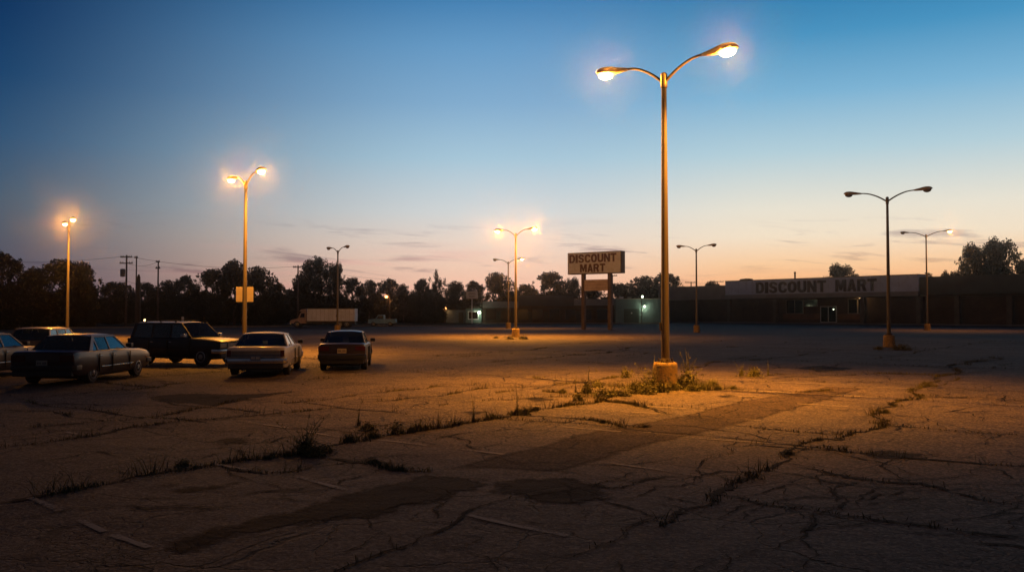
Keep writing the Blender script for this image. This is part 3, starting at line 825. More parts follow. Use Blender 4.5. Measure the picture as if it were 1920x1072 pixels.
PM, BMs, FM, CM, AM, HM = pole_mesh(), base_mesh(), foot_mesh(), cap_mesh(), arm_mesh(), head_mesh()
LL, LO = lens_mesh(M['lens_lit']), lens_mesh(M['lens_off'])
hb = MB(); hb.box(-.05,.05,-.012,.012,-.11,.11); HH = hb.mesh('access_cover', M['steel_dark'], None, .006)
LAMPW = 9000.0
def lamp_light(pos, watts, col=SODIUM, rad=.12, name='lamp_light'):
    d = bpy.data.lights.new(name, 'POINT'); d.energy = watts; d.color = col; d.shadow_soft_size = rad
    o = bpy.data.objects.new(name, d); COL.objects.link(o); o.location = pos; return o
def luminaire(pos, power, spread):
    """street-lamp photometry: a strong downward beam from the reflector plus the diffuse sideways glow of the drop bowl."""
    o = lamp_light(pos, 1000.0 * power, SODIUM, .07); d = o.data; d.use_nodes = True
    N, L = d.node_tree.nodes, d.node_tree.links
    e = [n for n in N if n.type == 'EMISSION'][0]; e.inputs[0].default_value = (1, 1, 1, 1)
    g = N.new('ShaderNodeNewGeometry'); s_ = N.new('ShaderNodeSeparateXYZ'); L.new(g.outputs['Incoming'], s_.inputs[0])
    c = N.new('ShaderNodeMath'); c.operation = 'MULTIPLY'; c.inputs[1].default_value = -1.0; L.new(s_.outputs[2], c.inputs[0])   # cosine from straight down
    def mr(a, b_, lo, hi):
        n = N.new('ShaderNodeMapRange'); n.interpolation_type = 'SMOOTHSTEP'; L.new(c.outputs[0], n.inputs[0])
        for i, x in enumerate((a, b_, lo, hi)): n.inputs[i+1].default_value = x
        return n.outputs[0]
    a = N.new('ShaderNodeMath'); a.operation = 'ADD'
    L.new(mr(math.cos(R(spread / 2)), .93, .0, BEAM), a.inputs[0]); L.new(mr(.34, .28, SPILL, BOWL), a.inputs[1])
    L.new(a.outputs[0], e.inputs[1])
    return o
BEAM, SPILL, BOWL = 8.8, .25, 1.9
def lamp_post(px, Y, ytop, az, half, lit, label, lean=0, power=1.0, spread=138):
    """ytop: photo row of the pole top; az: world angle of the right-hand arm; half: arm reach (m)."""
    x = XatY(px, Y); H = ZatY(ytop, Y); z0 = gz(x, Y)
    t = thing('lamp_post', label, 'lamp post', (x, Y, z0 - .03), az, 'double-armed lamp posts of the car park')
    link('concrete_base', BMs, t)
    link('base_plate', FM, t)
    p = link('pole', PM, t, (0,0,.80)); p.scale = (1, 1, H - .80)
    hc = link('access_cover', HH, p); hc.location = (0, -.1155, 0.0); hc.scale = (1, 1, 1.0/(H-.8))
    hc.matrix_parent_inverse = Matrix.Identity(4); hc.location = (math.sin(-az)*-.109, -math.cos(az)*.109, .115); hc.rotation_euler = (0,0,-az)
    link('pole_cap', CM, t, (0,0,H))
    k = half / 2.2
    for s_, on in ((1, lit[1]), (-1, lit[0])):
        a = link('arm', AM, t, (0,0,H)); a.rotation_euler = (0,0,0 if s_ > 0 else math.pi); a.scale = (k,1,1)
        h = link('lamp_head', HM, t, (s_*1.3*k, 0, H+.37)); h.rotation_euler = (0, R(-4), 0 if s_ > 0 else math.pi)
        ln = link('lens', LL if on else LO, h)
        if on:
            c, sn = math.cos(az), math.sin(az); r_ = s_*(1.3*k + .66)
            lp = (x + c*r_, Y + sn*r_, z0 + H + .37 - .10)
            luminaire(lp, power * on, spread)
    if lean: t.rotation_euler = (0, R(lean), az)
    return t
A0 = math.atan2(-2.8, 3.6)
lamp_post(1247, 23.7, 135, A0, 2.0, (1,1), 'nearest and tallest lit double lamp post with weeds round its yellow base', spread=120)
lamp_post(459, 43.6, 340, R(-50), 1.95, (1,1), 'lit double lamp post with two blank white sign boards, rising behind the pale coupe', power=1.0, spread=146)
lamp_post(127, 65.8, 423, R(-55), 2.0, (1,1), 'lit double lamp post farthest left, behind the parked dark sedan')
lamp_post(967, 72.5, 438, R(-30), 1.85, (.8,.8), 'lit double lamp post with yellow base left of the pylon sign', power=1.8, spread=160)
lamp_post(953, 113, 491, R(-30), 2.3, (0,.8), 'far lamp post just left of another pole, only its right head lit', power=.6)
lamp_post(633, 92.5, 470, R(-45), 1.85, (0,0), 'unlit lamp post standing in front of the white box truck')
lamp_post(1306, 90, 467, R(-32), 2.05, (0,0), 'unlit lamp post in front of the left wing of the store')
lamp_post(1666, 51.5, 370, R(-31), 2.5, (0,0), 'large unlit lamp post with yellow base at right in front of the store')
lamp_post(1738, 100, 440, R(-31), 3.0, (0,.6), 'lamp post near the right end of the store fascia, only its right head lit', power=.7)

# blank sign boards on the second lamp post
x = XatY(459, 43.6)
for s_, lab in ((-1, 'blank pale sign board on the left side of the lamp post behind the coupe'), (1, 'blank pale sign board on the right side of the lamp post behind the coupe')):
    t = thing('sign_board', lab, 'sign', (x + s_*.27, 43.6 - .02, ZatY(552, 43.6)), 0, 'blank boards on a lamp post')
    mb = MB(); mb.box(-.16,.16,-.012,.012,-.37,.37); mb.build('panel', M['board'], t, None, .01)
    mb = MB(); mb.box(-.2 if s_ > 0 else -.1, .1 if s_ > 0 else .2, .016,.04,.2,.24); mb.box(-.2 if s_ > 0 else -.1, .1 if s_ > 0 else .2, .016,.04,-.24,-.2); mb.build('bracket', M['steel_dark'], t)
# ------------------------------------------------------------------ cars
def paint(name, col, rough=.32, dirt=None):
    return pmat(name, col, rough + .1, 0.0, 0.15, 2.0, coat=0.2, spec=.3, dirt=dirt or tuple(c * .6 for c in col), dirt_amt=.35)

def wheel(parent, x, y, r=.31, w=.19):
    s_ = 1 if y > 0 else -1
    mb = MB(); mb.lathe([(r*.6,-w/2),(r*.9,-w/2),(r*.985,-w*.38),(r,-w*.2),(r,w*.2),(r*.985,w*.38),(r*.9,w/2),(r*.6,w/2)], 28, axis='y')
    o = mb.build('wheel', M['rubber'], parent, 35, loc=(x, y, r))
    mb = MB(); mb.lathe([(r*.63,-.01),(r*.62,.012),(r*.5,.022),(r*.46,.004),(r*.2,.012),(r*.17,.03),(.02,.034)], 24, axis='y', mat=Matrix.Scale(s_, 4, (0,1,0)))
    h = mb.build('hubcap', M['hub'], o, 30, loc=(0, s_*w*.46, 0))
    mb = MB()
    for k in range(10):
        a = k*2*math.pi/10; mb.box(-.012,.012,-.004,.004,r*.24,r*.44, Matrix.Rotation(a,4,'Y'))
    mb.build('vent', M['blacktrim'], h, loc=(0, s_*.018, 0))
    return o

def side_quad(mb, s_, P, wb, wr, zb, zr, xs, t0, t1, out=0, th=.03):
    """xs: (rear low, front low, front high, rear high) on the side plane between belt and roof."""
    def pt(x, t, o_):
        y = (wb + (wr - wb) * t + o_) * s_
        return (x, y, zb + (zr - zb) * t)
    q = [(xs[0], t0), (xs[1], t0), (xs[2], t1), (xs[3], t1)]
    vs = [pt(x, t, out) for x, t in q] + [pt(x, t, out - th) for x, t in q]
    mb.add(vs, [(0,1,2,3),(7,6,5,4),(0,4,5,1),(1,5,6,2),(2,6,7,3),(3,7,4,0)])

def make_car(name, label, cat, loc, heading, p):
    car = thing(name, label, cat, (loc[0], loc[1], gz(*loc)), heading, 'cars parked on the left of the lot')
    L_, W = p['L'], p['W']; hw = W / 2; pm = p['paint']; belt, roofz = p['belt'], p['H']; zb = p.get('clear', .2)
    # lower body
    mb = MB(); rings = []
    for (x, wk, b, zt) in p['stations']:
        w = hw * wk; h = zt - b
        half = [(0,b),(.78*w,b),(.93*w,b+.04),(.985*w,b+.2*h),(w,b+.45*h),(w,b+.62*h),(.985*w,b+.80*h),(.955*w,zt-.035),(.90*w,zt-.006),(.6*w,zt+.004),(0,zt+p.get('crown',.012))]
        ring = [(x, y, z) for y, z in half] + [(x, -y, z) for y, z in half[-2:0:-1]]
        rings.append(ring)
    mb.loft(rings)
    body = mb.build('body', pm, car, 32)
    # wheel arches cut out
    wr_ = p['wr']; cut = MB()
    for wx in p['axles']:
        for s_ in (1, -1):
            cut.lathe([(wr_*1.17,-.14),(wr_*1.17,.14)], 28, Matrix.Translation((wx, s_*(hw-.08), wr_+.02)), axis='y')
    co = cut.build('cutter', pm)
    md = body.modifiers.new('b', 'BOOLEAN'); md.operation = 'DIFFERENCE'; md.object = co; md.solver = 'EXACT'
    dg = bpy.context.evaluated_depsgraph_get(); me = bpy.data.meshes.new_from_object(body.evaluated_get(dg))
    body.modifiers.clear(); body.data = me; me.shade_smooth(); me.set_sharp_from_angle(angle=R(32))
    bpy.data.objects.remove(co)
    for wx in p['axles']:
        for s_ in (1, -1): wheel(car, wx, s_*(hw-.125), wr_, .2)
    mb = MB(); mb.box(p['axles'][0]-.45, p['axles'][1]+.4, -hw+.25, hw-.25, zb-.03, zb+.12); mb.box(p['axles'][0]-.05, p['axles'][0]+.05, -hw+.2, hw-.2, wr_-.05, wr_+.05)
    mb.tube([(-L_/2+.08, hw*.45, zb-.01), (-L_/2+.6, hw*.45, zb-.01)], .03, 8)
    mb.build('chassis', M['blacktrim'], car)
    # greenhouse
    A0_, A1, C1, C0 = p['A0'], p['A1'], p['C1'], p['C0']; wb, wr = p.get('wb', hw*.90), p.get('wr_roof', hw*.70)
    zr = roofz - .05; zg = belt - .01
    lerp = lambda a, b, t: a + (b - a) * t
    mb = MB(); xs = np.linspace(C1-.03, A1+.03, 9); ys = np.linspace(-1, 1, 13); top = []
    for x in xs:
        e = min((x - xs[0]), (xs[-1] - x)); dz = -.03 * max(0, 1 - e/.25)**2
        top.append([(x, y*(wr+.012), zr + .05*(1-abs(y)**3.2) + dz) for y in ys])
    n = len(ys); vs = [q for r_ in top for q in r_]; m0 = len(vs); vs += [(q[0], q[1]*.985, q[2]-.04) for q in vs]
    fs = []
    for i in range(len(xs)-1):
        for k in range(n-1):
            a = i*n+k; fs.append((a, a+1, a+n+1, a+n)); fs.append((a+m0, a+n+m0, a+n+1+m0, a+1+m0))
    bd = [k for k in range(n)] + [i*n+n-1 for i in range(1, len(xs))] + [(len(xs)-1)*n+k for k in range(n-2, -1, -1)] + [i*n for i in range(len(xs)-2, 0, -1)]
    for a, b in zip(bd, bd[1:] + bd[:1]): fs.append((a, a+m0, b+m0, b))
    mb.add(vs, fs); mb.build('roof', p.get('roofmat', pm), car, 40)
    cw = p.get('cw', .22); bx = p['B']
    pil = MB()
    for s_ in (1, -1):
        side_quad(pil, s_, p, wb, wr, zg, zr, (A0_-.075, A0_, A1, A1-.06), 0, 1, .004, .045)
        side_quad(pil, s_, p, wb, wr, zg, zr, (C0, C0+cw, C1+cw*p.get('cwt', .8), C1), 0, 1, .004, .045)
        for b in bx: side_quad(pil, s_, p, wb, wr, zg, zr, (b-.035, b+.035, b+.02, b-.04), 0, 1, .002, .04)
        side_quad(pil, s_, p, wb, wr, zg, zr, (lerp(C0,C1,.9), lerp(A0_,A1,.9), A1, C1), .9, 1.0, .006, .035)
    pil.build('pillar_frame', pm, car, None, .006)
    edges = [(C0+cw, C1+cw*p.get('cwt', .8))] + [(b, b-.01) for b in bx] + [(A0_-.075, A1-.06)]
    for s_ in (1, -1):
        for (a0, a1), (b0, b1) in zip(edges, edges[1:]):
            mb = MB(); side_quad(mb, s_, p, wb, wr, zg, zr, (a0, b0, lerp(b0,b1,.93), lerp(a0,a1,.93)), .0, .93, -.016, .006)
            mb.build('side_window', M['glass'], car)
    def pane(nm, x0, x1, bow, mat=M['glass']):
        mb = MB(); cols = np.linspace(-1, 1, 9); vs = []
        for t in (0.01, .5, .97):
            for y in cols:
                w = lerp(wb, wr, t) - .05
                vs.append((lerp(x0, x1, t) + bow*(1-y*y), y*w, lerp(zg, zr, t) + .012*(1-y*y)*t))
        fs = [(r_*9+k, r_*9+k+1, r_*9+k+10, r_*9+k+9) for r_ in range(2) for k in range(8)]
        mb.add(vs, fs); return mb.build(nm, mat, car, 60)
    pane('windshield', A0_, A1, .07); pane('rear_window', C0, C1, -p.get('rbow', .04))
    mb = MB(); mb.box(C0+.06, A0_-.06, -wb+.07, wb-.07, zg+.018, zg+.03); mb.build('dashboard', M['interior'], car)
    for sx in p.get('seats', (lerp(C0, A0_, .28), lerp(C0, A0_, .62))):
        for sy in (-.36, .36):
            mb = MB(); mb.prism([(sx-.10, zg+.04), (sx+.02, zg+.04), (sx-.05, zr-.17), (sx-.14, zr-.17)], sy-.22, sy+.22)
            mb.build('seat', M['interior'], car, None, .02)
    # bumpers
    bz0, bz1 = p.get('bump', (.40, .55)); bm_ = p.get('bmat', M['chrome'])
    for nm, xe, s_ in (('rear_bumper', -L_/2, -1), ('front_bumper', L_/2, 1)):
        mb = MB(); o = [(xe - s_*.35, hw*.99), (xe - s_*.06, hw*.99), (xe + s_*.03, hw*.90), (xe + s_*.05, hw*.5), (xe + s_*.055, 0)]
        o2 = o + [(x, -y) for x, y in o[-2::-1]]
        inn = [(x - s_*.09 if abs(y) < hw*.95 else x, y*.93) for x, y in o2]
        mb.prism(o2 + inn[::-1], bz0, bz1, 'z'); mb.build(nm, bm_, car, 30, .012)
        mb = MB(); mb.box(xe-.02 if s_ < 0 else xe-.1, xe+.1 if s_ < 0 else xe+.02, -hw*.88, hw*.88, bz0-.16, bz0+.01); mb.build('valance', M['blacktrim'], car, None, .02)
    for s_ in (1, -1):
        for (y0, y1, z0, z1) in p['tail']:
            mb = MB(); mb.box(-L_/2-.022, -L_/2+.05, min(s_*y0, s_*y1), max(s_*y0, s_*y1), z0, z1); mb.build('taillight', M['taillight'], car, None, .008)
        for (y0, y1, z0, z1) in p['head']:
            mb = MB(); mb.box(L_/2-.06, L_/2+.022, min(s_*y0, s_*y1), max(s_*y0, s_*y1), z0, z1); h = mb.build('headlight', M['headlight'], car, None, .012)
        # mirror
        mb = MB(); mb.box(A0_-.30, A0_-.14, s_*hw*1.0 if s_ > 0 else -hw-.17, s_*hw+.17 if s_ > 0 else -hw, belt+.02, belt+.14); mb.build('mirror', p.get('mirmat', M['blacktrim']), car, None, .02)
        # trims and door lines
        zt_ = p.get('trimz', belt - .30)
        mb = MB(); mb.box(p['axles'][0]+.42, p['axles'][1]-.42, s_*hw-.012, s_*hw+.014, zt_-.016, zt_+.016); mb.build('side_moulding', p.get('trim', M['chrome']), car, None, .004)
        mb = MB()
        for dx in p['doors']: mb.box(dx-.006, dx+.006, s_*hw-.03, s_*hw+.003, zb+.12, belt-.1)
        mb.build('door_seam', M['blacktrim'], car)
        for dx in p['doors'][1:]:
            mb = MB(); mb.box(dx+.06, dx+.2, s_*hw*.985-.02, s_*hw*.985+.022, belt-.19, belt-.155); mb.build('door_handle', M['chrome'], car, None, .006)
        ax = p['axles'][1]; mb = MB(); mb.box(ax+.5, ax+.62, s_*hw*.965-.02, s_*hw*.965+.012, .58, .63); mb.build('side_marker', M['amber'], car, None, .004)
    gz0, gz1, gw = p.get('grille', (.52, .68, .42))
    mb = MB()
    for k in range(6): mb.box(L_/2-.03, L_/2+.018, -gw, gw, gz0+(gz1-gz0)*k/6, gz0+(gz1-gz0)*(k+.5)/6)
    mb.build('grille', p.get('grmat', M['chrome']), car)
    px_, pz_, pmt, ink = p['plate']
    mb = MB(); mb.box(-L_/2-px_-.008, -L_/2-px_, -.155, .155, pz_-.078, pz_+.078); pl = mb.build('licence_plate', pmt, car, None, .004)
    mb = MB()
    for k in range(7):
        if k == 3: continue
        mb.box(-L_/2-px_-.0115, -L_/2-px_-.009, -.12+k*.036, -.098+k*.036, pz_-.03, pz_+.035)
    mb.build('plate_marking', ink, pl)
    return car, body

def stations(L_, zb, deck, belt, hood, nose, tail_h, xr, xf, wk=.97):
    h = L_/2
    return [(-h, .90, zb+.16, tail_h-.02), (-h+.02, .94, zb+.12, tail_h), (-h+.10, .965, zb+.07, deck-.012), (-h+.30, .985, zb+.03, deck), (xr-.05, 1.0, zb, lerp_(deck, belt, .6)), (xr+.25, 1.0, zb, belt),
            (0, 1.0, zb, belt), (xf-.2, 1.0, zb, belt), (xf+.08, .995, zb, lerp_(belt, hood, .55)), (h-.75, .985, zb+.01, hood), (h-.25, .965, zb+.05, lerp_(hood, nose, .5)), (h-.06, .94, zb+.10, nose), (h-.01, .90, zb+.14, nose-.035)]
def lerp_(a, b, t): return a + (b - a) * t

beige = dict(L=5.05, W=1.88, H=1.36, belt=.93, clear=.22, wr=.335, axles=(-1.42, 1.45), A0=.78, A1=.15, C1=-1.02, C0=-1.52, B=[-.30], cw=.30, cwt=.75,
    paint=paint('faded cream paint', (.47, .43, .38), .42), stations=stations(5.05, .22, .925, .93, .90, .80, .86, -1.5, .8), wr_roof=.66,
    tail=[(.50,.86,.70,.84)], head=[(.52,.84,.60,.74)], bump=(.42,.58), doors=[.78,-.35], plate=(.060,.60,M['plate_blue'],M['plate_ink']), trimz=.5, rbow=.08)
beige['tail'] = [(.74,.865,.64,.83)]
c, b = make_car('parked_car', 'pale two-door coupe with a chrome bumper, seen from behind', 'car', (-8.25, 29.75), R(90+7.5), beige)
mb = MB(); mb.box(-2.55,-2.51,-.73,.73,.655,.815); mb.build('rear_panel', pmat('dull grey rear panel', (.16,.16,.16), .45, .3), c, None, .006)
mb = MB(); mb.box(-2.575,-2.53,-.80,.80,.635,.65); mb.box(-2.575,-2.53,-.80,.80,.70,.71); mb.build('rear_trim', M['chrome'], c)

maroon = dict(L=4.55, W=1.66, H=1.37, belt=.92, clear=.20, wr=.30, axles=(-1.30, 1.30), A0=.72, A1=.12, C1=-1.0, C0=-1.48, B=[-.42], cw=.22,
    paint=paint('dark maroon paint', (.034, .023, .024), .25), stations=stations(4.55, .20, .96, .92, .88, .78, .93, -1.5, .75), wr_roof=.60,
    tail=[(.44,.79,.70,.86)], head=[(.45,.74,.58,.72)], bump=(.42,.58), bmat=M['blacktrim'], doors=[.70,-.45,-1.15], plate=(.03,.70,M['plate_tan'],M['plate_ink_dark']), trim=M['chrome'], trimz=.52, rbow=.07)
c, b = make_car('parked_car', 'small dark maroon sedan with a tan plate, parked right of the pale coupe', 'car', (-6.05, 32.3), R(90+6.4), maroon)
mb = MB(); mb.box(-2.335,-2.29,-.80,.80,.575,.595); mb.build('bumper_strip', M['chrome'], c, None, .004)

plum = dict(L=4.75, W=1.86, H=1.38, belt=.93, clear=.20, wr=.32, axles=(-1.38, 1.42), A0=.80, A1=.25, C1=-1.05, C0=-1.50, B=[-.28,-.98], cw=.20,
    paint=paint('dusty plum paint', (.034, .020, .022), .3), stations=stations(4.75, .20, .95, .93, .88, .76, .92, -1.5, .82), wr_roof=.66,
    tail=[(.48,.86,.66,.84)], head=[(.48,.80,.58,.72)], bump=(.42,.56), bmat=M['blacktrim'], doors=[.78,-.32,-1.1], plate=(.03,.62,M['plate_tan'],M['plate_ink_dark']), trim=M['chrome'], trimz=.45)
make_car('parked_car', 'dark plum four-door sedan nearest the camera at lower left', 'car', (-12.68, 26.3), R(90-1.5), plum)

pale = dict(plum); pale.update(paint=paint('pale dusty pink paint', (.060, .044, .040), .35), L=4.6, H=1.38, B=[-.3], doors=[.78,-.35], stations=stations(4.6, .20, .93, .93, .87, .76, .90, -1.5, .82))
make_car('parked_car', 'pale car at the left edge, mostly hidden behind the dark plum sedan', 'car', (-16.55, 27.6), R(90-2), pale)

hatch = dict(L=4.25, W=1.70, H=1.42, belt=.94, clear=.2, wr=.30, axles=(-1.25, 1.25), A0=.95, A1=.35, C1=-1.72, C0=-2.0, B=[-.1,-1.0], cw=.16,
    paint=paint('off-white hatch paint', (.11, .092, .076), .38), stations=stations(4.25, .20, .93, .94, .88, .78, .92, -1.95, .98), wr_roof=.64,
    tail=[(.62,.80,.60,.90)], head=[(.46,.76,.58,.72)], bump=(.42,.56), bmat=M['blacktrim'], doors=[.9,-.15,-1.05], plate=(.03,.66,M['plate_tan'],M['plate_ink_dark']), trim=M['blacktrim'], trimz=.5)
make_car('parked_car', 'off-white station wagon far left, showing above the roof of the plum sedan', 'car', (-19.0, 36.2), R(97), hatch)

suv = dict(L=4.5, W=1.76, H=1.66, belt=1.06, clear=.28, wr=.355, axles=(-1.35, 1.38), A0=.88, A1=.30, C1=-2.02, C0=-2.18, B=[-.18,-1.1], cw=.14,
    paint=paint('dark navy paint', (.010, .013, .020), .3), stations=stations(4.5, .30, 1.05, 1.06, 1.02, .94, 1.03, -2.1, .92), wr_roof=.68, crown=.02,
    tail=[(.66,.84,.75,1.02)], head=[(.46,.78,.70,.86)], bump=(.48,.64), doors=[.86,-.22,-1.15], plate=(.03,.75,M['plate_tan'],M['plate_ink_dark']), trim=M['blacktrim'], trimz=.62, grille=(.68,.88,.40), mirmat=M['chrome'])
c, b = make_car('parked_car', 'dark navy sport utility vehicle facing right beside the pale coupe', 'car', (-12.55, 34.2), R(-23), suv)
mb = MB()
for s_ in (1, -1):
    mb.tube([(-1.7, s_*.52, 1.70), (-.1, s_*.52, 1.70)], .015, 8)
    for q in (-1.65, -.9, -.15): mb.box(q-.02, q+.02, s_*.52-.02, s_*.52+.02, 1.60, 1.70)
mb.build('roof_rack', M['blacktrim'], c)

# ------------------------------------------------------------------ box truck and pickup
TY = 119.0
def box_truck():
    s_ = TY / F
    x0, x1 = XatY(547, TY), XatY(668, TY); Lt = x1 - x0
    t = thing('box_truck', 'white box truck with a hooded cab parked at the far edge of the lot', 'truck', (x0, TY, .0))
    white = pmat('weathered truck white', (.80,.84,.92), .5, 0, .12, 1.0, dirt=(.62,.62,.66), dirt_amt=.5)
    cabm = pmat('faded cab paint', (.42,.30,.25), .45, 0, .2, 1.5, dirt=(.25,.18,.15))
    bx = XatY(579, TY) - x0
    mb = MB(); mb.box(bx, Lt, -1.1, 1.1, .84, 2.55); mb.build('cargo_box', white, t, None, .03)
    mb = MB()
    for k in range(12): mb.box(bx+.15+k*(Lt-bx-.3)/11-.012, bx+.15+k*(Lt-bx-.3)/11+.012, -1.108, -1.098, .9, 2.5)
    mb.box(bx, Lt, -1.112, -1.10, .84, .92); mb.box(bx, Lt, -1.112, -1.10, 2.47, 2.55)
    mb.build('box_trim', pmat('box rail grey', (.38,.36,.36), .5, .3), t)
    # hooded cab
    prof = [(.10,.55),(.02,.75),(.12,1.0),(.55,1.12),(1.05,1.25),(1.40,1.95),(1.55,2.15),(2.15,2.18),(2.2,2.0),(2.2,.55)]
    mb = MB(); mb.prism(prof, -.95, .95); mb.build('cab', cabm, t, None, .05)
    mb = MB(); mb.prism([(1.34,1.36),(1.56,1.92),(1.98,1.92),(1.98,1.36)], -.965, .965); mb.build('side_window', M['glass_dark'], t)
    mb = MB(); mb.add([(1.07,-.82,1.33),(1.07,.82,1.33),(1.365,.76,1.93),(1.365,-.76,1.93)], [(0,1,2,3)]); mb.build('windshield', M['glass_dark'], t)
    mb = MB(); mb.prism([(1.2,2.19),(1.45,2.45),(2.1,2.5),(2.15,2.19)], -.8, .8); mb.build('wind_deflector', cabm, t, None, .04)
    mb = MB(); mb.box(1.30,1.305,-.972,-.95,.75,1.9); mb.box(2.1,2.105,-.972,-.95,.75,1.9); mb.build('door_seam', M['blacktrim'], t)
    mb = MB(); mb.box(1.1,1.2,-1.18,-.98,1.35,1.7); mb.build('mirror', M['blacktrim'], t, None, .02)
    mb = MB(); mb.box(-.06,.12,-.98,.98,.42,.66); mb.build('front_bumper', M['chrome'], t, None, .03)
    for q in (-.75, .75):
        mb = MB(); mb.box(.0,.06,q-.14,q+.14,.78,.95); mb.build('headlight', M['headlight'], t, None, .02)
    mb = MB(); mb.box(.6, Lt-.1, -.42, .42, .52, .80); mb.box(3.6, 4.4, -.95, -.5, .45, .8); mb.box(Lt-.15, Lt, -1.0, 1.0, .42, .5); mb.build('chassis', M['blacktrim'], t)
    for wx in (.95, Lt-2.0, Lt-1.1):
        for q in (-.88, .88): wheel(t, wx, q, .43, .26)
box_truck()

def pickup():
    Y = 128.0; x0, x1 = XatY(692, Y), XatY(743, Y); Lt = x1 - x0
    t = thing('pickup_truck', 'small pale blue pickup parked by the verge right of the box truck', 'pickup', (x0, Y, .05))
    pm = paint('pale blue paint', (.20,.40,.52), .4); k = Lt / 4.0
    mb = MB(); mb.prism([(.0,.42),(.0,.92),(.08,1.0),(1.05*k,1.06),(1.45*k,1.58),(1.55*k,1.62),(2.2*k,1.62),(2.28*k,1.55),(2.32*k,1.02),(4.0*k,1.0),(4.0*k,.45),(3.6*k,.40),(.35*k,.38)], -.82, .82); mb.build('body', pm, t, None, .04)
    mb = MB(); mb.prism([(1.22*k,1.08),(1.52*k,1.52),(2.18*k,1.52),(2.2*k,1.08)], -.835, .835); mb.build('side_window', M['glass_dark'], t)
    mb = MB(); mb.box(2.42*k,3.9*k,-.7,.7,1.003,1.02); mb.build('cargo_bed', M['blacktrim'], t)
    mb = MB(); mb.box(-.08,.06,-.84,.84,.42,.58); mb.box(3.95*k,4.06*k,-.84,.84,.42,.56); mb.build('bumper', M['chrome'], t, None, .02)
    mb = MB(); mb.box(-.03,.03,-.75,-.45,.7,.86); mb.build('headlight', M['headlight'], t)
    for wx in (.75*k, 3.2*k):
        for q in (-.74, .74): wheel(t, wx, q, .32, .2)
pickup()

# ------------------------------------------------------------------ lettering
def oval(cx, cy, rx, ry, n=22, pw=.85):
    return [(cx + rx*math.copysign(abs(math.cos(a))**pw, math.cos(a)), cy + ry*math.copysign(abs(math.sin(a))**pw, math.sin(a))) for a in [k*2*math.pi/n for k in range(n)]]
GLYPHS = {
 'D': [[(0,0),(.55,0),(.78,.06),(.93,.2),(1,.38),(1,.62),(.93,.8),(.78,.94),(.55,1),(0,1)], [(.3,.2),(.5,.2),(.62,.25),(.69,.38),(.69,.62),(.62,.75),(.5,.8),(.3,.8)]],
 'I': [[(0,0),(1,0),(1,1),(0,1)]],
 'S': [[(0,.3),(.28,.3),(.33,.22),(.5,.18),(.66,.22),(.68,.3),(.62,.37),(.3,.45),(.1,.55),(.02,.7),(.08,.87),(.25,.97),(.5,1),(.78,.96),(.93,.86),(.97,.7),(.7,.7),(.65,.78),(.5,.82),(.35,.79),(.31,.71),(.37,.65),(.68,.57),(.9,.47),(.98,.3),(.92,.13),(.75,.03),(.5,0),(.2,.04),(.05,.14)]],
 'C': [[(1,.66),(.72,.66),(.67,.76),(.53,.8),(.38,.75),(.31,.62),(.31,.38),(.38,.25),(.53,.2),(.67,.24),(.72,.35),(1,.35),(.95,.17),(.8,.04),(.52,0),(.22,.05),(.05,.22),(0,.5),(.05,.78),(.22,.95),(.52,1),(.8,.96),(.95,.83)]],
 'O': [oval(.5,.5,.5,.5), oval(.5,.5,.2,.3)],
 'U': [[(0,1),(.3,1),(.3,.36),(.36,.24),(.5,.2),(.64,.24),(.7,.36),(.7,1),(1,1),(1,.32),(.92,.13),(.75,.03),(.5,0),(.25,.03),(.08,.13),(0,.32)]],
 'N': [[(0,0),(0,1),(.29,1),(.71,.42),(.71,1),(1,1),(1,0),(.71,0),(.29,.58),(.29,0)]],
 'T': [[(0,1),(1,1),(1,.79),(.65,.79),(.65,0),(.35,0),(.35,.79),(0,.79)]],
 'M': [[(0,0),(0,1),(.32,1),(.5,.46),(.68,1),(1,1),(1,0),(.75,0),(.75,.62),(.58,.1),(.42,.1),(.25,.62),(.25,0)]],
 'A': [[(0,0),(.36,1),(.64,1),(1,0),(.70,0),(.64,.18),(.36,.18),(.30,0)], [(.42,.37),(.58,.37),(.5,.66)]],
 'R': [[(0,0),(0,1),(.62,1),(.86,.93),(.96,.75),(.93,.57),(.77,.46),(1,0),(.67,0),(.48,.40),(.3,.40),(.3,0)], [(.3,.59),(.3,.8),(.56,.8),(.65,.75),(.65,.64),(.56,.59)]],
}
def glyph(ch):
    cu = bpy.data.curves.new('glyph', 'CURVE'); cu.dimensions = '2D'; cu.fill_mode = 'BOTH'; cu.extrude = .5
    for pts in GLYPHS[ch]:
        sp = cu.splines.new('POLY'); sp.points.add(len(pts) - 1); sp.use_cyclic_u = True
        for q_, (x, y) in zip(sp.points, pts): q_.co = (x, y, 0, 1)
    ob = bpy.data.objects.new('glyph', cu); COL.objects.link(ob)
    dg = bpy.context.evaluated_depsgraph_get(); me = bpy.data.meshes.new_from_object(ob.evaluated_get(dg))
    bpy.data.objects.remove(ob)
    co = np.empty(len(me.vertices) * 3); me.vertices.foreach_get('co', co); co = co.reshape(-1, 3)
    me.vertices.foreach_set('co', np.stack([co[:, 0], -(co[:, 2] + .5), co[:, 1]], -1).ravel()); me.update()
    return me
GL = {}
def word(text, parent, x0, x1, z0, h, y, depth, mat, gap=.10):
    wd = {'I': .38, 'M': 1.22, 'N': 1.0, 'T': .95}
    tot = sum(wd.get(c, 1.0) for c in text); unit = (x1 - x0) / (tot + gap * (len(text) - 1)); x = x0
    for c in text:
        key = (c, mat.name)
        if key not in GL:
            me = glyph(c); me.name = 'letter'; me.materials.clear(); me.materials.append(mat); GL[key] = me
        o = link('letter', GL[key], parent, (x, y, z0)); o.scale = (wd.get(c, 1.0) * unit, depth, h)
        x += (wd.get(c, 1.0) + gap) * unit

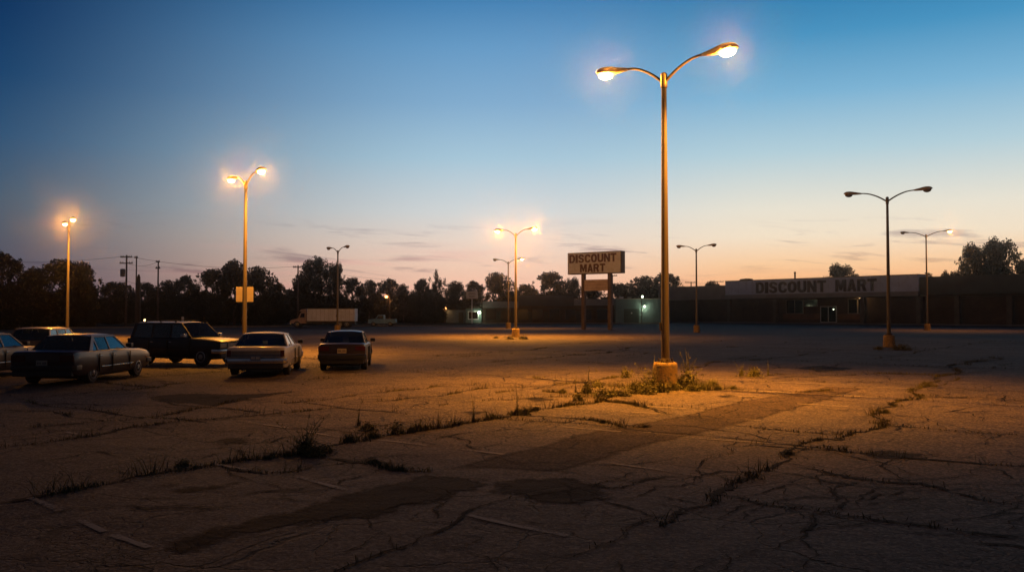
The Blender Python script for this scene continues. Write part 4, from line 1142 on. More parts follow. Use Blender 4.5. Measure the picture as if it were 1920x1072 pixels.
# ------------------------------------------------------------------ pylon sign
PY = 103.0
xm = XatY(1117.5, PY); ang = math.atan2(-.6, .8)
t = thing('pylon_sign', 'tall two-post roadside sign reading DISCOUNT MART over a blank reader board', 'sign', (xm, PY, 0), ang)
Wp = 7.3; zl, zh = ZatY(513.5, PY), ZatY(472.5, PY)
mb = MB(); mb.box(-Wp/2, Wp/2, -.45, .45, zl, zh); mb.build('cabinet', M['sign_cab'], t, None, .03)
mb = MB(); mb.box(-Wp/2+.1, Wp/2-.1, -.468, -.44, zl+.1, zh-.1); mb.build('sign_face', M['white_panel'], t)
hh_ = zh - zl
word('DISCOUNT', t, -Wp/2+.26, Wp/2-.62, zl+hh_*.525, hh_*.38, -.469, .03, M['letters_brown'])
word('MART', t, -Wp/2+1.75, Wp/2-2.1, zl+hh_*.085, hh_*.37, -.469, .03, M['letters_brown'])
for q in (-Wp/2+1.95, Wp/2-1.95+.2):
    mb = MB(); mb.box(q-.2, q+.2, -.22, .22, -.05, zl); mb.build('post', M['sign_cab'], t, None, .015)
qa, qb = -Wp/2+2.16, Wp/2-1.96
mb = MB(); mb.box(qa, qb, -.2, .2, ZatY(545, PY), ZatY(524, PY)); rb = mb.build('reader_board', M['reader'], t, None, .02)
mb = MB()
for k in range(1, 4): mb.box(qa+.05, qb-.05, -.212, -.20, ZatY(545, PY)+k*.33-.01, ZatY(545, PY)+k*.33+.01)
mb.build('track', M['sign_cab'], rb)

# ------------------------------------------------------------------ store
SA = Vector((XatY(1360, 178), 178)); SB = Vector((XatY(1722, 146), 146)); SL = (SB - SA).length; sd = (SB - SA).normalized()
sang = math.atan2(sd.y, sd.x)
brick_d = None
def brickmat(name, c1, c2, mortar, scale=1.0):
    m, nt, N, L = newmat(name)
    out = N.new('ShaderNodeOutputMaterial'); p = N.new('ShaderNodeBsdfPrincipled'); L.new(p.outputs[0], out.inputs[0])
    tc = N.new('ShaderNodeTexCoord'); mp = N.new('ShaderNodeMapping'); mp.inputs['Rotation'].default_value = (R(90), 0, 0); L.new(tc.outputs['Object'], mp.inputs[0])
    b = N.new('ShaderNodeTexBrick'); b.inputs['Scale'].default_value = scale; b.inputs['Color1'].default_value = (*c1, 1); b.inputs['Color2'].default_value = (*c2, 1); b.inputs['Mortar'].default_value = (*mortar, 1)
    b.inputs['Brick Width'].default_value = .45; b.inputs['Row Height'].default_value = .22; b.inputs['Mortar Size'].default_value = .02
    L.new(mp.outputs[0], b.inputs['Vector'])
    n = N.new('ShaderNodeTexNoise'); n.inputs['Scale'].default_value = .6; n.inputs['Detail'].default_value = 6; L.new(tc.outputs['Object'], n.inputs['Vector'])
    mr = N.new('ShaderNodeMapRange'); L.new(n.outputs[0], mr.inputs[0]); mr.inputs[1].default_value = .3; mr.inputs[2].default_value = .7; mr.inputs[3].default_value = .7; mr.inputs[4].default_value = 1.25
    s_ = N.new('ShaderNodeVectorMath'); s_.operation = 'SCALE'; L.new(b.outputs[0], s_.inputs[0]); L.new(mr.outputs[0], s_.inputs['Scale']); L.new(s_.outputs[0], p.inputs['Base Color'])
    p.inputs['Roughness'].default_value = .9; return m
M['brick'] = brickmat('brown store brick', (.10,.058,.036), (.075,.045,.03), (.07,.06,.05))
M['brick_orange'] = brickmat('orange brick', (.20,.09,.045), (.16,.075,.04), (.12,.09,.07))
M['fascia'] = pmat('bluish white fascia metal', (.74,.78,.86), .6, 0, .12, .35, dirt=(.55,.57,.62), dirt_amt=.6)
M['trimband'] = pmat('tan fascia trim', (.34,.30,.25), .7, 0, .2, .5)
M['tan'] = pmat('tan metal fascia', (.33,.25,.19), .7, 0, .15, .4, dirt=(.24,.18,.14), dirt_amt=.5)
M['dkfascia'] = pmat('dark green grey fascia', (.050,.055,.048), .75, 0, .25, .4)
M['soffit'] = pmat('soffit board', (.08,.07,.06), .9, 0, .2, .5)
M['doorframe'] = pmat('aluminium door frame', (.48,.45,.42), .5, .3, .15, 2)
M['rooftar'] = pmat('roof tar', (.03,.03,.03), .9, 0, .2, .5)
M['letters_store'] = pmat('dark store letters', (.075,.040,.036), .6, 0, .25, .8)
M['warmlamp'] = emat('warm lamp glow', (1.0,.60,.24), 8)
M['greenlamp'] = emat('mercury lamp glow', (.85,1.0,.62), 9)
M['orangelamp'] = emat('orange lamp glow', (1.0,.36,.10), 9)
M['whitelamp'] = emat('white lamp glow', (1.0,.95,.85), 5)

st = thing('store_building', 'long abandoned store with DISCOUNT MART on its pale fascia', 'store', (SA.x, SA.y, 0), sang)
XL, XR = -18.6, 78.0
mb = MB(); mb.box(XL, XR, 2.6, 34, 0, 7.0); mb.build('wall', M['brick'], st)
mb = MB(); mb.box(XL+.3, XR-.3, 2.9, 33.7, 7.003, 7.2); mb.build('roof', M['rooftar'], st)
mb = MB(); mb.box(.0, SL, 0, 3.4, 5.55, 8.28); mb.build('fascia', M['fascia'], st)
mb = MB(); mb.box(-.04, SL+.04, -.05, 3.42, 8.282, 8.42); mb.build('coping', M['tan'], st)
mb = MB(); mb.box(-.02, SL+.02, -.12, 3.38, 4.78, 5.547); mb.build('fascia_trim', M['trimband'], st)
mb = MB()
for k in range(1, 12): mb.box(k*SL/12-.012, k*SL/12+.012, -.006, -.001, 5.6, 8.2)
mb.build('panel_joint', M['trimband'], st)
mb = MB(); mb.box(XL, -.005, .35, 3.3, 4.72, 7.45); mb.build('wing_fascia', M['tan'], st)
mb = MB(); mb.box(XL, -.05, .33, 3.32, 7.452, 7.55); mb.build('wing_coping', M['trimband'], st)
mb = MB(); mb.box(SL+.005, XR, .35, 3.3, 5.0, 7.8); mb.build('wing_fascia', M['dkfascia'], st)
mb = MB(); mb.box(SL+.05, XR, .33, 3.32, 7.802, 7.9); mb.build('wing_coping', M['dkfascia'], st)
mb = MB(); mb.box(XL+.05, SL+30, .5, 2.58, 4.70, 4.715); mb.build('soffit', M['soffit'], st)
for q in (.35, 11.4, 29.6, SL-.35, SL+6, SL+14, SL+22):
    mb = MB(); mb.box(q-.38, q+.38, .55, 1.3, .15, 4.695); mb.build('pier', M['brick_orange'] if False else pmat('pier brick', (.12,.095,.075), .9, 0, .25, 1.2), st, None, .02)
kind(MB().box(XL-1, SL+32, -2.4, 2.55, .004, .15).build('pavement', M['concrete'], None, None, .03, loc=None), 'structure')
pv_ = bpy.data.objects['pavement']; pv_.location = (SA.x, SA.y, 0); pv_.rotation_euler = (0, 0, sang)
# entrance
mb = MB()
for (a, b_) in ((20.05, 20.22), (21.68, 21.82), (23.28, 23.45)): mb.box(a, b_, 2.45, 2.59, .16, 3.2)
mb.box(20.22, 21.68, 2.45, 2.59, 3.05, 3.2); mb.box(21.82, 23.28, 2.45, 2.59, 3.05, 3.2); mb.box(20.22, 21.68, 2.45, 2.59, .16, .34); mb.box(21.82, 23.28, 2.45, 2.59, .16, .34)
df = mb.build('door_frame', M['doorframe'], st)
for (a, b_) in ((20.22, 21.68), (21.82, 23.28)):
    mb = MB(); mb.box(a, b_, 2.5, 2.53, .34, 3.05); gd = mb.build('door', M['glass_dark'], st)
    mb = MB(); hx = b_-.2 if a < 21 else a+.14
    mb.box(hx, hx+.06, 2.42, 2.46, 1.2, 1.8); mb.build('handle', M['chrome'], gd)
mb = MB(); mb.lathe([(.02,-.06),(.09,-.03),(.1,.03),(.03,.07)], 10, Matrix.Translation((22.9, 2.35, 2.62))); mb.build('door_light', M['greenlamp'], st)
for (a, b_, za, zb_, nm) in ((12.7,16.4,1.9,4.4,2), (16.55,19.4,3.2,4.4,1), (25.8,27.6,1.9,4.4,1), (27.75,29.2,1.9,4.4,1)):
    mb = MB(); mb.box(a, b_, 2.5, 2.585, za, zb_); w = mb.build('window', M['glass_dark'], st)
    mb = MB(); mb.box(a-.07, a, 2.44, 2.58, za-.07, zb_+.07); mb.box(b_, b_+.07, 2.44, 2.58, za-.07, zb_+.07); mb.box(a, b_, 2.44, 2.58, za-.07, za-.002); mb.box(a, b_, 2.44, 2.58, zb_+.002, zb_+.07)
    for k in range(1, nm): mb.box(a+(b_-a)*k/nm-.03, a+(b_-a)*k/nm+.03, 2.44, 2.498, za, zb_)
    mb.build('frame', M['doorframe'] if False else M['trimband'], w)
mb = MB(); mb.box(11.9, 20.0, 2.50, 2.596, .75, 1.8); mb.build('brick_panel', M['brick_orange'], st)
mb = MB(); mb.box(23.6, 29.2, 2.50, 2.596, .75, 1.8); mb.build('brick_panel', M['brick_orange'], st)
mb = MB(); mb.lathe([(.05,.0),(.16,-.04),(.2,-.12),(.1,-.18)], 12, Matrix.Translation((28.6, 1.9, 4.69))); mb.build('soffit_light', M['warmlamp'], st)
def s2w(x, y, z):
    c, s_ = math.cos(sang), math.sin(sang); return (SA.x + x*c - y*s_, SA.y + x*s_ + y*c, z)
lamp_light(s2w(28.6, 1.7, 4.3), 30, (1,.55,.2))
word('DISCOUNT', st, 7.6, 23.0, 5.75, 2.15, -.007, .14, M['letters_store'], .12)
word('MART', st, 24.9, 32.8, 5.75, 2.15, -.007, .14, M['letters_store'], .12)
# roof things
def on_roof(px, Y): return XatY(px, Y), Y
t = thing('rooftop_unit', 'dark rounded air unit on the store roof above the left end of the fascia', 'air unit', (XatY(1400, 182), 182, 7.2))
mb = MB(); mb.prism([(-1.35,0),(-1.35,1.3),(-1.1,1.75),(-.2,1.85),(-.05,1.6),(.1,1.85),(1.0,1.75),(1.3,1.3),(1.35,0)], -1, 1); mb.build('casing', M['rooftar'], t, None, .06)
mb = MB(); mb.box(-1.4,1.4,-1.05,1.05,.0,.2); mb.build('curb', M['tan'], t)
mb = MB(); mb.tube([(0,0,0),(0,0,2.6)], .16, 10); mb.lathe([(.22,2.6),(.24,2.75),(.08,2.85)], 10)
tag(mb.build('vent_pipe', M['rooftar'], None, 40, loc=(XatY(1491, 172), 172, 7.15)), 'single vent pipe on the store roof above the letters', 'pipe')

# ------------------------------------------------------------------ shop row, teal building, sheds
SY = 165.0
def zz(py, Y=SY): return ZatY(py, Y)
x0, xe = XatY(905, SY), XatY(1152, SY)
sh = thing('shop_row', 'low dark row of shops with a pale and blue fascia behind the pylon sign', 'shops', (x0, SY, 0))
W_ = xe - x0
mb = MB(); mb.box(0, W_, 1.5, 14, 0, 3.9); mb.build('wall', M['brick'], sh)
xa, xb = XatY(972, SY) - x0, XatY(1076, SY) - x0
pf_ = pmat('pale blue fascia', (.26,.30,.34), .6, 0, .15, .5, dirt=(.18,.2,.22)); nf_ = pmat('navy fascia', (.035,.055,.080), .6, 0, .2, .5)
mb = MB(); mb.box(0, xa-.003, 0, 14, zz(577), zz(565)); mb.build('fascia', pf_, sh)
mb = MB(); mb.box(xa, xb, -.15, 14, zz(573), zz(553.5)); mb.build('sign_fascia', nf_, sh)
mb = MB(); mb.box(xb+.003, W_, 0, 14, zz(572.5), zz(560.5)); mb.build('fascia', pf_, sh)
mb = MB(); mb.box(.1, W_-.1, .2, 1.5, zz(577)-.12, zz(577)-.003); mb.build('canopy', M['soffit'], sh)
for k, q in enumerate((.6, 3.4, 6.6, 9.4, 12.6, 15.6, 18.6, 21.6)):
    mb = MB(); mb.box(q, q+1.9, 1.40, 1.47, .7, 2.6); w = mb.build('window', M['glass_dark'], sh)
    mb = MB(); mb.box(q-.08, q-.002, 1.36, 1.48, .6, 2.7); mb.box(q+1.902, q+1.98, 1.36, 1.48, .6, 2.7); mb.box(q, q+1.9, 1.36, 1.48, 2.602, 2.7); mb.box(q, q+1.9, 1.36, 1.48, .6, .698); mb.build('frame', M['soffit'], w)
for q in (2.6, 8.6, 11.6, 17.7):
    mb = MB(); mb.box(q, q+.7, 1.40, 1.48, .05, 2.2); mb.build('door', M['dkfascia'], sh)
for q in (.15, 5.7, 14.7, W_-.3):
    mb = MB(); mb.box(q, q+.2, .25, .45, 0, zz(577)-.125); mb.build('post', M['steel_dark'], sh)
kind(MB().box(x0-2, XatY(1235, SY), SY-2.5, SY+1.4, .005, .14).build('pavement', M['concrete']), 'structure')
xt0, xt1 = XatY(1153, SY), XatY(1252, SY)
tb = thing('block_building', 'plain teal painted block building between the shop row and the store', 'building', (xt0, SY-.6, 0))
teal = pmat('teal block paint', (.13,.20,.215), .8, 0, .18, .5, .3, 6, dirt=(.09,.14,.15))
mb = MB(); mb.box(.02, xt1-xt0, 0, 16, 0, zz(561)); mb.build('wall', teal, tb)
mb = MB(); mb.box(0, xt1-xt0+.02, -.06, 16.02, zz(561)+.002, zz(561)+.14); mb.build('coping', M['trimband'], tb)
mb = MB(); mb.box(1.6, 4.4, -.05, -.004, .1, 2.7); mb.build('roller_door', pmat('dark roller door', (.03,.05,.05), .7), tb)
wl = MB(); lx = XatY(1207, SY) - xt0
wl.lathe([(.06,.14),(.17,.08),(.2,-.05),(.14,-.16),(.04,-.2)], 14, Matrix.Translation((lx, -.45, zz(574)))); wl.build('wall_lamp', M['greenlamp'], tb, 60)
mb = MB(); mb.tube([(lx, 0, zz(574)+.25), (lx, -.3, zz(574)+.28), (lx, -.45, zz(574)+.15)], .03, 8); mb.build('bracket', M['steel_dark'], tb)
lamp_light((xt0+lx, SY-.6-.75, zz(574)-.25), 70, (.95,1.0,.62), .1)
mb = MB(); mb.box(2.9, 3.15, -.09, -.052, 1.8, 2.05); mb.build('wall_notice', M['white_panel'], tb)
# short black post with a small lamp in front of it
t = thing('lamp_pole', 'thin black pole with a tiny white lamp in front of the teal building', 'lamp post', (XatY(1203, SY-3), SY-3, .13))
mb = MB(); mb.tube([(0,0,0),(0,0,zz(560)-.1)], [.09,.07], 10); mb.build('pole', M['steel_dark'], t)
mb = MB(); mb.lathe([(.05,-.1),(.17,0),(.17,.2),(.04,.32)], 12, Matrix.Translation((.15,0,zz(558)-.1))); mb.build('lamp_globe', M['greenlamp'], t, 60)
for (px, lab) in ((1165, 'small pale roof vent on the left of the teal building roof'), (1180, 'duller roof vent second from the left on the teal building roof')):
    mb = MB(); mb.box(-.35,.35,-.3,.3,0,.45); mb.box(-.42,.42,-.37,.37,.452,.52)
    tag(mb.build('roof_vent', M['white_panel'] if px < 1170 else M['concrete'], None, None, .02, loc=(XatY(px, SY+3), SY+3, zz(561)+.002)), lab, 'roof vent')
# sheds at the left
t = thing('storage_shed', 'low bluish metal shed with an orange lamp, right of the pickup', 'shed', (XatY(836, SY), SY, 0))
mb = MB(); mb.box(0, XatY(872, SY)-XatY(836, SY), 0, 4, 0, 2.5); mb.build('wall', pmat('blue grey sheet metal', (.11,.17,.22), .6, .2, .2, 1), t)
mb = MB(); mb.box(-.1, 3.75, -.12, 4.1, 2.503, 2.62); mb.build('roof', M['rooftar'], t)
mb = MB(); mb.box(2.4, 3.3, -.04, -.003, .05, 2.05); mb.build('door', M['dkfascia'], t)
mb = MB(); mb.tube([(-.25,0,0),(-.25,0,2.9)], .05, 8); mb.build('pole', M['steel_dark'], t)
mb = MB(); mb.lathe([(.05,-.22),(.24,-.14),(.28,.02),(.18,.16),(.05,.2)], 14, Matrix.Translation((-.1,-.3,2.85))); mb.build('lamp', M['orangelamp'], t, 60)
lamp_light((XatY(836, SY)-.1, SY-.8, 2.6), 60, (1,.4,.12))
t = thing('small_house', 'tiny teal house with a pale framed window and bright lamp beside the shop row', 'house', (XatY(873.5, SY), SY-.3, 0))
mb = MB(); mb.box(0, 2.9, 0, 5, 0, 2.75); mb.build('wall', teal, t)
mb = MB(); mb.prism([(-.15,2.753),(1.45,3.3),(3.05,2.753)], -.2, 5.2); mb.build('roof', M['rooftar'], t)
mb = MB(); mb.box(.55, 2.25, -.03, -.003, .85, 2.15); w = mb.build('window', M['glass_dark'], t)
mb = MB(); mb.box(.4,.548,-.07,-.002,.7,2.3); mb.box(2.252,2.4,-.07,-.002,.7,2.3); mb.box(.55,2.25,-.07,-.002,.7,.848); mb.box(.55,2.25,-.07,-.002,2.152,2.3); mb.build('frame', M['white_panel'], w)
lx = XatY(899, SY) - XatY(873.5, SY)
mb = MB(); mb.lathe([(.05,-.24),(.26,-.15),(.3,.0),(.2,.16),(.05,.22)], 14, Matrix.Translation((lx,-.35,zz(585.5)))); mb.build('lamp', M['greenlamp'], t, 60)
mb = MB(); mb.tube([(lx,.1,zz(585.5)+.2),(lx,-.35,zz(585.5)+.3)], .03, 6); mb.build('bracket', M['steel_dark'], t)
lamp_light((XatY(899, SY), SY-1.1, zz(585.5)-.35), 45, (.95,1,.6), .1)
# small pole sign left of the shops
Yp = 155.0
t = thing('pole_sign', 'small pale sign panel on a single pole left of the shop row', 'sign', (XatY(885, Yp), Yp, 0))
mb = MB(); mb.tube([(0,0,0),(0,0,ZatY(560, Yp))], [.11,.09], 10); mb.build('pole', M['white_panel'], t)
mb = MB(); mb.box(-1.0, 1.0, -.12, .12, ZatY(560, Yp), ZatY(546, Yp)); pn = mb.build('panel', pmat('pale sign panel', (.72,.74,.78), .6), t, None, .02)
mb = MB(); z_ = ZatY(560, Yp)
for k in range(7): mb.box(-.62+k*.18, -.50+k*.18, -.128, -.121, z_+.78, z_+1.0)
for k in range(5): mb.box(-.5+k*.2, -.36+k*.2, -.128, -.121, z_+.32, z_+.56)
mb.build('marking', pmat('sign marking', (.20,.22,.25), .6), pn)

# street lamp with orange glow over the verge, and small distant lights
Ys = 140.0
t = thing('street_lamp', 'thin street lamp with an orange glow above the pale blue pickup', 'street lamp', (XatY(731, Ys), Ys, .12))
mb = MB(); mb.tube([(0,0,0),(0,0,ZatY(554, Ys)-.1)], [.08,.06], 8); mb.tube([(0,0,ZatY(554, Ys)-.12),(-.3,0,ZatY(554, Ys)),(-.5,0,ZatY(555, Ys)-.1)], .03, 6); mb.build('pole', M['wood'], t)
mb = MB(); mb.lathe([(.05,-.22),(.22,-.14),(.26,.0),(.16,.14),(.05,.18)], 14, Matrix.Translation((-.55,0,ZatY(556, Ys)-.12))); mb.build('lamp', M['orangelamp'], t, 60)
lamp_light((XatY(731, Ys)-.55, Ys, ZatY(556, Ys)-.6), 120, (1,.4,.12))
for (px, py, Y, m_, r_, lab) in ((440,598.5,150,'whitelamp',.10,'tiny white light low in the trees left of the box truck'), (272,600,120,'warmlamp',.14,'small warm light in the trees above the navy vehicle roof'), (330.5,553,150,'whitelamp',.05,'faint pinprick light in the trees between the utility poles and the lamp post')):
    t = thing('yard_light', lab, 'light', (XatY(px, Y), Y, .12))
    zt = ZatY(py, Y) - .12
    mb = MB(); mb.tube([(0,.1,0),(0,.1,zt)], .04, 6); mb.build('pole', M['steel_dark'], t)
    mb = MB(); mb.lathe([(r_*.3,zt-r_),(r_,zt-r_*.4),(r_,zt+r_*.4),(r_*.3,zt+r_)], 10); mb.build('lamp', M[m_], t, 60)
Y = 118.0
t = thing('marker_sign', 'small narrow white sign standing beyond the navy vehicle roof', 'sign', (XatY(343, Y), Y, 0))
mb = MB(); mb.tube([(0,.05,0),(0,.05,ZatY(604, Y))], .05, 6); mb.build('pole', M['steel_dark'], t)
mb = MB(); mb.box(-.16,.16,-.03,.03,ZatY(604.5, Y),ZatY(593.5, Y)); mb.build('panel', M['white_panel'], t, None, .01)

# ------------------------------------------------------------------ utility poles and wires
def upole(px, ytop, Y, label, arms, extra=None, r0=.17, kindz=.1):
    H = ZatY(ytop, Y)
    t = thing('utility_pole', label, 'utility pole', (XatY(px, Y), Y, kindz))
    mb = MB(); mb.tube([(0,0,0),(0,0,H-kindz)], [r0, r0*.65], 10); mb.build('pole', M['wood'], t)
    for (py, hl) in arms:
        z = ZatY(py, Y) - kindz
        mb = MB(); mb.box(-hl, hl, -.2, -.08, z-.07, z+.07)
        a = mb.build('crossarm', M['wood'], t)
        mb = MB()
        for q in (-hl+.1, -hl*.5, hl*.5, hl-.1): mb.lathe([(.03,z+.07),(.07,z+.12),(.06,z+.22),(.03,z+.26)], 8, Matrix.Translation((q,-.14,0)))
        mb.build('insulator', M['transformer'], a)
    if extra:
        z = ZatY(extra, Y) - kindz
        mb = MB(); mb.lathe([(.1,z-.62),(.34,z-.55),(.36,z+.4),(.3,z+.52),(.1,z+.56)], 14, Matrix.Translation((-.5,-.1,0))); mb.build('transformer', M['transformer'], t, 40)
    return t
upole(236.5, 478, 128, 'wooden utility pole with two crossarms and a transformer', [(482,.85),(493.5,.95)], 511)
upole(255, 480, 133, 'slender pole just right of the transformer pole', [(483,.28)], None, .13)
upole(296, 489, 131, 'utility pole standing apart at right of the transformer pole', [(491,.3),(503,.35)], None, .15)
upole(558.5, 497, 142, 'utility pole with one crossarm left of the box truck', [(501,.8)], None, .16)
upole(1148.5, 515, 172, 'utility pole rising just right of the pylon sign', [(517,.9),(532.5,.8)], None, .17, 0)
upole(731, 522, 200, 'short pole top showing above the trees left of centre', [(526,.6)], None, .15, 0)
upole(1296, 528, 205, 'small crossarm pole top above the left wing of the store', [(529.5,1.4)], None, .17, 0)
upole(1345, 527, 210, 'faint pole top above the store wing, left of the fascia', [(528,1.5)], None, .17, 0)
upole(1803, 480, 186, 'bare pole left of the big tree beyond the right wing', [(505,.6)], None, .2, 0)
mb = MB(); xp, Yp2 = XatY(255.5, 133.5), 133.5
mb.lathe([(.32,0),(.30,ZatY(540,133)-.1),(.24,ZatY(520,133)),(.10,ZatY(515,133))], 12)
tag(mb.build('steel_mast', M['steel_dark'], None, 40, loc=(xp+.12, Yp2+.5, .1)), 'stout dark mast behind the slender pole', 'mast')
def wire(a, b, sag, label, r_=.02):
    a, b = Vector(a), Vector(b); n = 24
    pts = [a.lerp(b, i/n) - Vector((0,0,sag*4*(i/n)*(1-i/n))) for i in range(n+1)]
    mb = MB(); mb.tube(pts, r_, 5); tag(mb.build('overhead_wire', M['wire']), label, 'wire', 'overhead wires')
def W3(px, py, Y): return (XatY(px, Y), Y - .14, ZatY(py, Y))
wire(W3(-60,489,124), W3(236.5,480,128), .5, 'overhead wire running left from the top of the transformer pole')
wire(W3(236.5,480,128), W3(558.5,499,142), .9, 'long overhead wire between the transformer pole and the pole by the truck', .022)
wire(W3(236.5,492,128), W3(296,490,131), .6, 'short overhead wire from the lower crossarm to the pole standing apart')
wire(W3(-60,530,124), W3(236.5,526,128), .6, 'low overhead wire left of the transformer pole')
wire(W3(236.5,526,128), W3(296,535,131), .3, 'low overhead wire right of the transformer pole')
wire(W3(558.5,499,142), W3(731,524,200), .4, 'overhead wire running right from the pole by the truck')

# ------------------------------------------------------------------ trees
def leaf_cloud(centers, radii, per, size, squash=1.0):
    P, S = [], []
    for (c, r_, n) in zip(centers, radii, per):
        d = RNG.normal(size=(n, 3)); d /= np.linalg.norm(d, axis=1)[:, None]
        rr = r_ * RNG.uniform(0, 1, n) ** .45
        P.append(np.asarray(c)[None] + d * rr[:, None] * np.array([1, 1, squash])); S.append(np.full(n, 1.0))
    P = np.concatenate(P); n = len(P)
    e = RNG.normal(size=(n, 3)); e /= np.linalg.norm(e, axis=1)[:, None]
    s_ = np.cross(e, RNG.normal(size=(n, 3))); s_ /= np.linalg.norm(s_, axis=1)[:, None]
    L_ = size * RNG.uniform(.6, 1.4, n)
    e *= L_[:, None]; s_ *= (L_ * .36)[:, None]
    v = np.stack([P - e*.5, P + s_, P + e*.5, P - s_], 1).reshape(-1, 3)
    f = np.arange(n * 4).reshape(n, 4)
    return v, f
def tree_proto(style):
    """unit tree: height 1, crown about 1 wide"""
    cs, rs = [], []
    def env(z):
        if style == 'round': return .5 * math.sin(math.pi * min(1, max(0, (z - .02) / .98)) ** .75) ** .6
        if style == 'loose': return .42 * math.sin(math.pi * min(1, max(0, (z - .12) / .88)) ** .85) ** .5
        if style == 'dome': return .52 * math.sqrt(max(0, 1 - z ** 2.4))
        if style == 'spire': return .46 * max(0, 1 - z) ** .7 + .06
        return .5
    n = {'round': 190, 'loose': 150, 'dome': 200, 'spire': 140, 'plume': 26}[style]
    if style == 'plume':
        for k in range(n):
            a = RNG.uniform(0, 6.28); r_ = RNG.uniform(0, .42); z = RNG.uniform(.55, .97) - r_ * .35
            cs.append((r_*math.cos(a), r_*math.sin(a), z)); rs.append(RNG.uniform(.05, .09))
        for k in range(40):
            a = RNG.uniform(0, 6.28); r_ = RNG.uniform(0, .4); cs.append((r_*math.cos(a), r_*math.sin(a), RNG.uniform(.05, .45))); rs.append(.10)
    else:
        for k in range(n):
            z = RNG.uniform(.03 if style != 'loose' else .16, .95); a = RNG.uniform(0, 6.28); e = env(z)
            r_ = e * (RNG.uniform(0, 1) ** .5) * RNG.uniform(.8, 1.06)
            if RNG.uniform() < .3:
                r_ = e * RNG.uniform(.95, 1.18); z = z + RNG.uniform(0, .05)
                cs.append((r_*math.cos(a), r_*math.sin(a), z)); rs.append(RNG.uniform(.025, .05)); continue
            cs.append((r_*math.cos(a), r_*math.sin(a), z)); rs.append(RNG.uniform(.055, .125) if style == 'loose' else RNG.uniform(.05, .125))
    per = [int(105 * (r_ / .09) ** 2) for r_ in rs]
    v, f = leaf_cloud(cs, rs, per, (.028 if style == 'loose' else .034) if style != 'plume' else .035)
    me = npmesh('crown', v, f, M['foliage'])
    mb = MB(); mb.tube([(0,0,-.01),(.01,0,.2),(-.01,.01,.45),(0,0,.8)], [.035,.026,.02,.006], 8)
    for k in range(9):
        a = k*2.4; z = .2 + .055*k; rr = env(min(.9, z+.2)) * .75
        mb.tube([(0,0,z),(rr*.5*math.cos(a),rr*.5*math.sin(a),z+.10),(rr*math.cos(a),rr*math.sin(a),z+.22)], [.014,.01,.004], 5)
    tm = mb.mesh('trunk', M['bark'], 60)
    return me, tm
TP = {k: tree_proto(k) for k in ('round', 'loose', 'dome', 'spire', 'plume')}
TREES = [ # px, top y, width px, Y, style, label
 (4,478,110,104,'round','big dark tree at the left edge of the view'),
 (62,507,90,118,'spire','pointed dark tree between the left edge tree and the domed tree'),
 (118,494,130,122,'dome','broad domed tree behind the farthest left lamp post'),
 (152,497,70,121,'round','rounded tree forming the right shoulder of the domed tree'),
 (206,532,60,150,'round','low tree left of the transformer pole'),
 (228,534,60,156,'dome','low domed tree directly behind the transformer pole'),
 (275,533,60,158,'round','low tree between the slender pole and the lone utility pole'),
 (312,530,55,156,'dome','small tree just right of the lone utility pole'),
 (345,520,62,150,'round','medium rounded tree between the lone utility pole and the big twin tree'),
 (398,508,90,138,'round','left half of the big dark tree pair behind the sign boards'),
 (440,493,100,136,'spire','tall peaked tree behind the lamp post with sign boards'),
 (486,506,80,138,'dome','right shoulder tree beside the tall peaked tree'),
 (520,534,50,150,'round','small tree filling the dip left of the loose tall tree'),
 (592,487,82,146,'loose','tall loose-crowned tree with sky gaps above the box truck'),
 (626,497,56,147,'loose','second loose tree leaning right behind the unlit lamp by the truck'),
 (572,520,70,150,'dome','bushy tree at the foot of the loose tall tree'),
 (660,524,60,160,'round','rounded tree right of the unlit lamp by the truck'),
 (692,530,52,162,'dome','low tree above the gap between truck and pickup'),
 (728,527,66,165,'round','low broad tree above the pale blue pickup'),
 (757,536,48,168,'spire','small pointed tree right of the street lamp'),
 (790,526,48,160,'round','tree left of the feathery tree'),
 (818,508,46,158,'plume','feathery tree with bare stems poking above the treeline'),
 (850,532,64,170,'dome','low tree right of the feathery tree'),
 (890,530,56,176,'round','rounded tree above the small pole sign'),
 (934,516,72,182,'dome','domed tree behind the two lamp posts left of the pylon sign'),
 (985,536,58,190,'round','low tree just right of the far lit lamp post'),
 (1032,513,84,192,'round','broad tree left of the pylon sign'),
 (1072,524,44,192,'loose','thin tree with a sky gap beside the left pylon post'),
 (1108,534,60,196,'dome','low tree behind the reader board'),
 (1160,534,70,200,'round','low tree right of the utility pole by the pylon sign'),
 (1205,522,84,205,'dome','wide tree left of the nearest lamp pole'),
 (1250,514,78,206,'round','tree directly behind the nearest lamp pole'),
 (1335,531,50,215,'dome','low bush-like tree over the left wing of the store'),
 (1580,499,84,205,'loose','ragged tree rising above the store fascia'),
 (1738,517,40,190,'dome','low tree top right of the fascia end'),
 (1773,512,36,186,'spire','small pointed shrub above the right wing'),
 (1792,512,44,184,'round','rounded shrub left of the big tree beyond the right wing'),
 (1836,462,92,178,'loose','left half of the big sunset tree beyond the right wing'),
 (1880,452,96,180,'loose','right half of the big sunset tree beyond the right wing'),
 (1858,500,110,182,'round','dense lower tree under the big sunset tree'),
 (1925,486,60,176,'round','dark tree at the right edge of the view'),
]
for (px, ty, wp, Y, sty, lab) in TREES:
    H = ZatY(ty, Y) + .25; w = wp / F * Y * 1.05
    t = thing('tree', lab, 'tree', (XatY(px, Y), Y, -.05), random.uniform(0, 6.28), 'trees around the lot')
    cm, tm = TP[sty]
    c = link('crown', cm, t); c.scale = (w, w, H); k = link('trunk', tm, t); k.scale = (w*.8, w*.8, H)
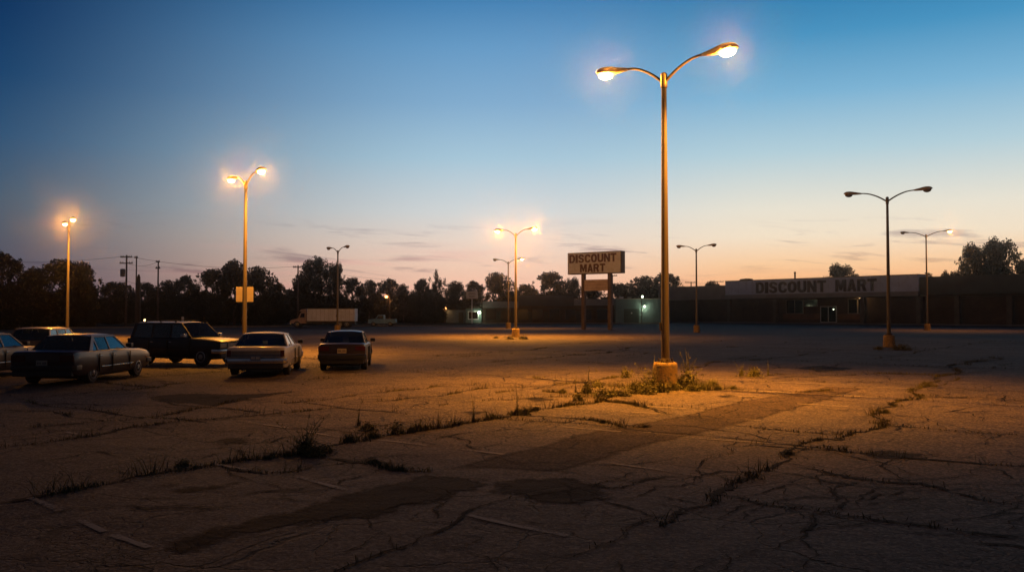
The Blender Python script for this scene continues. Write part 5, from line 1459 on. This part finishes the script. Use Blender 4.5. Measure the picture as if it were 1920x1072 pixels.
# undergrowth and far wood behind the trees
def wood(name, x0, x1, Y0, Y1, hfun, n, size, label):
    xs = RNG.uniform(x0, x1, n); ys = Y0 + (Y1 - Y0) * RNG.uniform(0, 1, n)
    h = np.array([hfun(x) for x in xs]); zs = h * RNG.uniform(0, 1, n) ** .8
    P = np.stack([xs, ys, zs], -1); e = RNG.normal(size=(n, 3)); e /= np.linalg.norm(e, axis=1)[:, None]
    s_ = np.cross(e, RNG.normal(size=(n, 3))); s_ /= np.linalg.norm(s_, axis=1)[:, None]
    L_ = size * RNG.uniform(.6, 1.4, n); e *= L_[:, None]; s_ *= (L_*.4)[:, None]
    v = np.stack([P-e*.5, P+s_, P+e*.5, P-s_], 1).reshape(-1, 3)
    o = kind(link(name, npmesh(name, v, np.arange(n*4).reshape(n, 4), M['foliage'])), 'stuff'); o['label'] = label; return o
def hf(x): return 5.4 + 1.1*math.sin(x*.21) + .8*math.sin(x*.57+1) + .5*math.sin(x*1.3+2)
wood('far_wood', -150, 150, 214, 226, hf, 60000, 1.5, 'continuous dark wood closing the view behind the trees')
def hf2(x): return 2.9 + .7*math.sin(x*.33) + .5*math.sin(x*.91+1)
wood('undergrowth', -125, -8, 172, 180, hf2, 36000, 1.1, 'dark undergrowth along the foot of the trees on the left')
# ------------------------------------------------------------------ added halo haze, render settings
HAZE = True  # scattering volume added to give the lit lamps their halos
if HAZE:
    m, nt, N, L = newmat('lamp halo haze')
    out = N.new('ShaderNodeOutputMaterial'); pv2 = N.new('ShaderNodeVolumePrincipled')
    pv2.inputs['Color'].default_value = (.9, .86, .84, 1); pv2.inputs['Density'].default_value = .00045; pv2.inputs['Anisotropy'].default_value = .975
    L.new(pv2.outputs[0], out.inputs['Volume'])
    mb = MB(); mb.box(-470, 470, -470, 470, -1.2, 22); o = kind(mb.build('haze', m), 'stuff'); o['label'] = 'thin lamp halo haze added over the whole lot'
vs_ = scn.view_settings; vs_.view_transform = 'Standard'; vs_.look = 'None'; vs_.exposure = 0; vs_.gamma = 1; vs_.use_curve_mapping = False
cy = scn.cycles
cy.max_bounces = 5; cy.diffuse_bounces = 2; cy.glossy_bounces = 2; cy.transmission_bounces = 2; cy.transparent_max_bounces = 10; cy.volume_bounces = 0
cy.caustics_reflective = False; cy.caustics_refractive = False
cy.sample_clamp_indirect = 4; cy.use_denoising = True
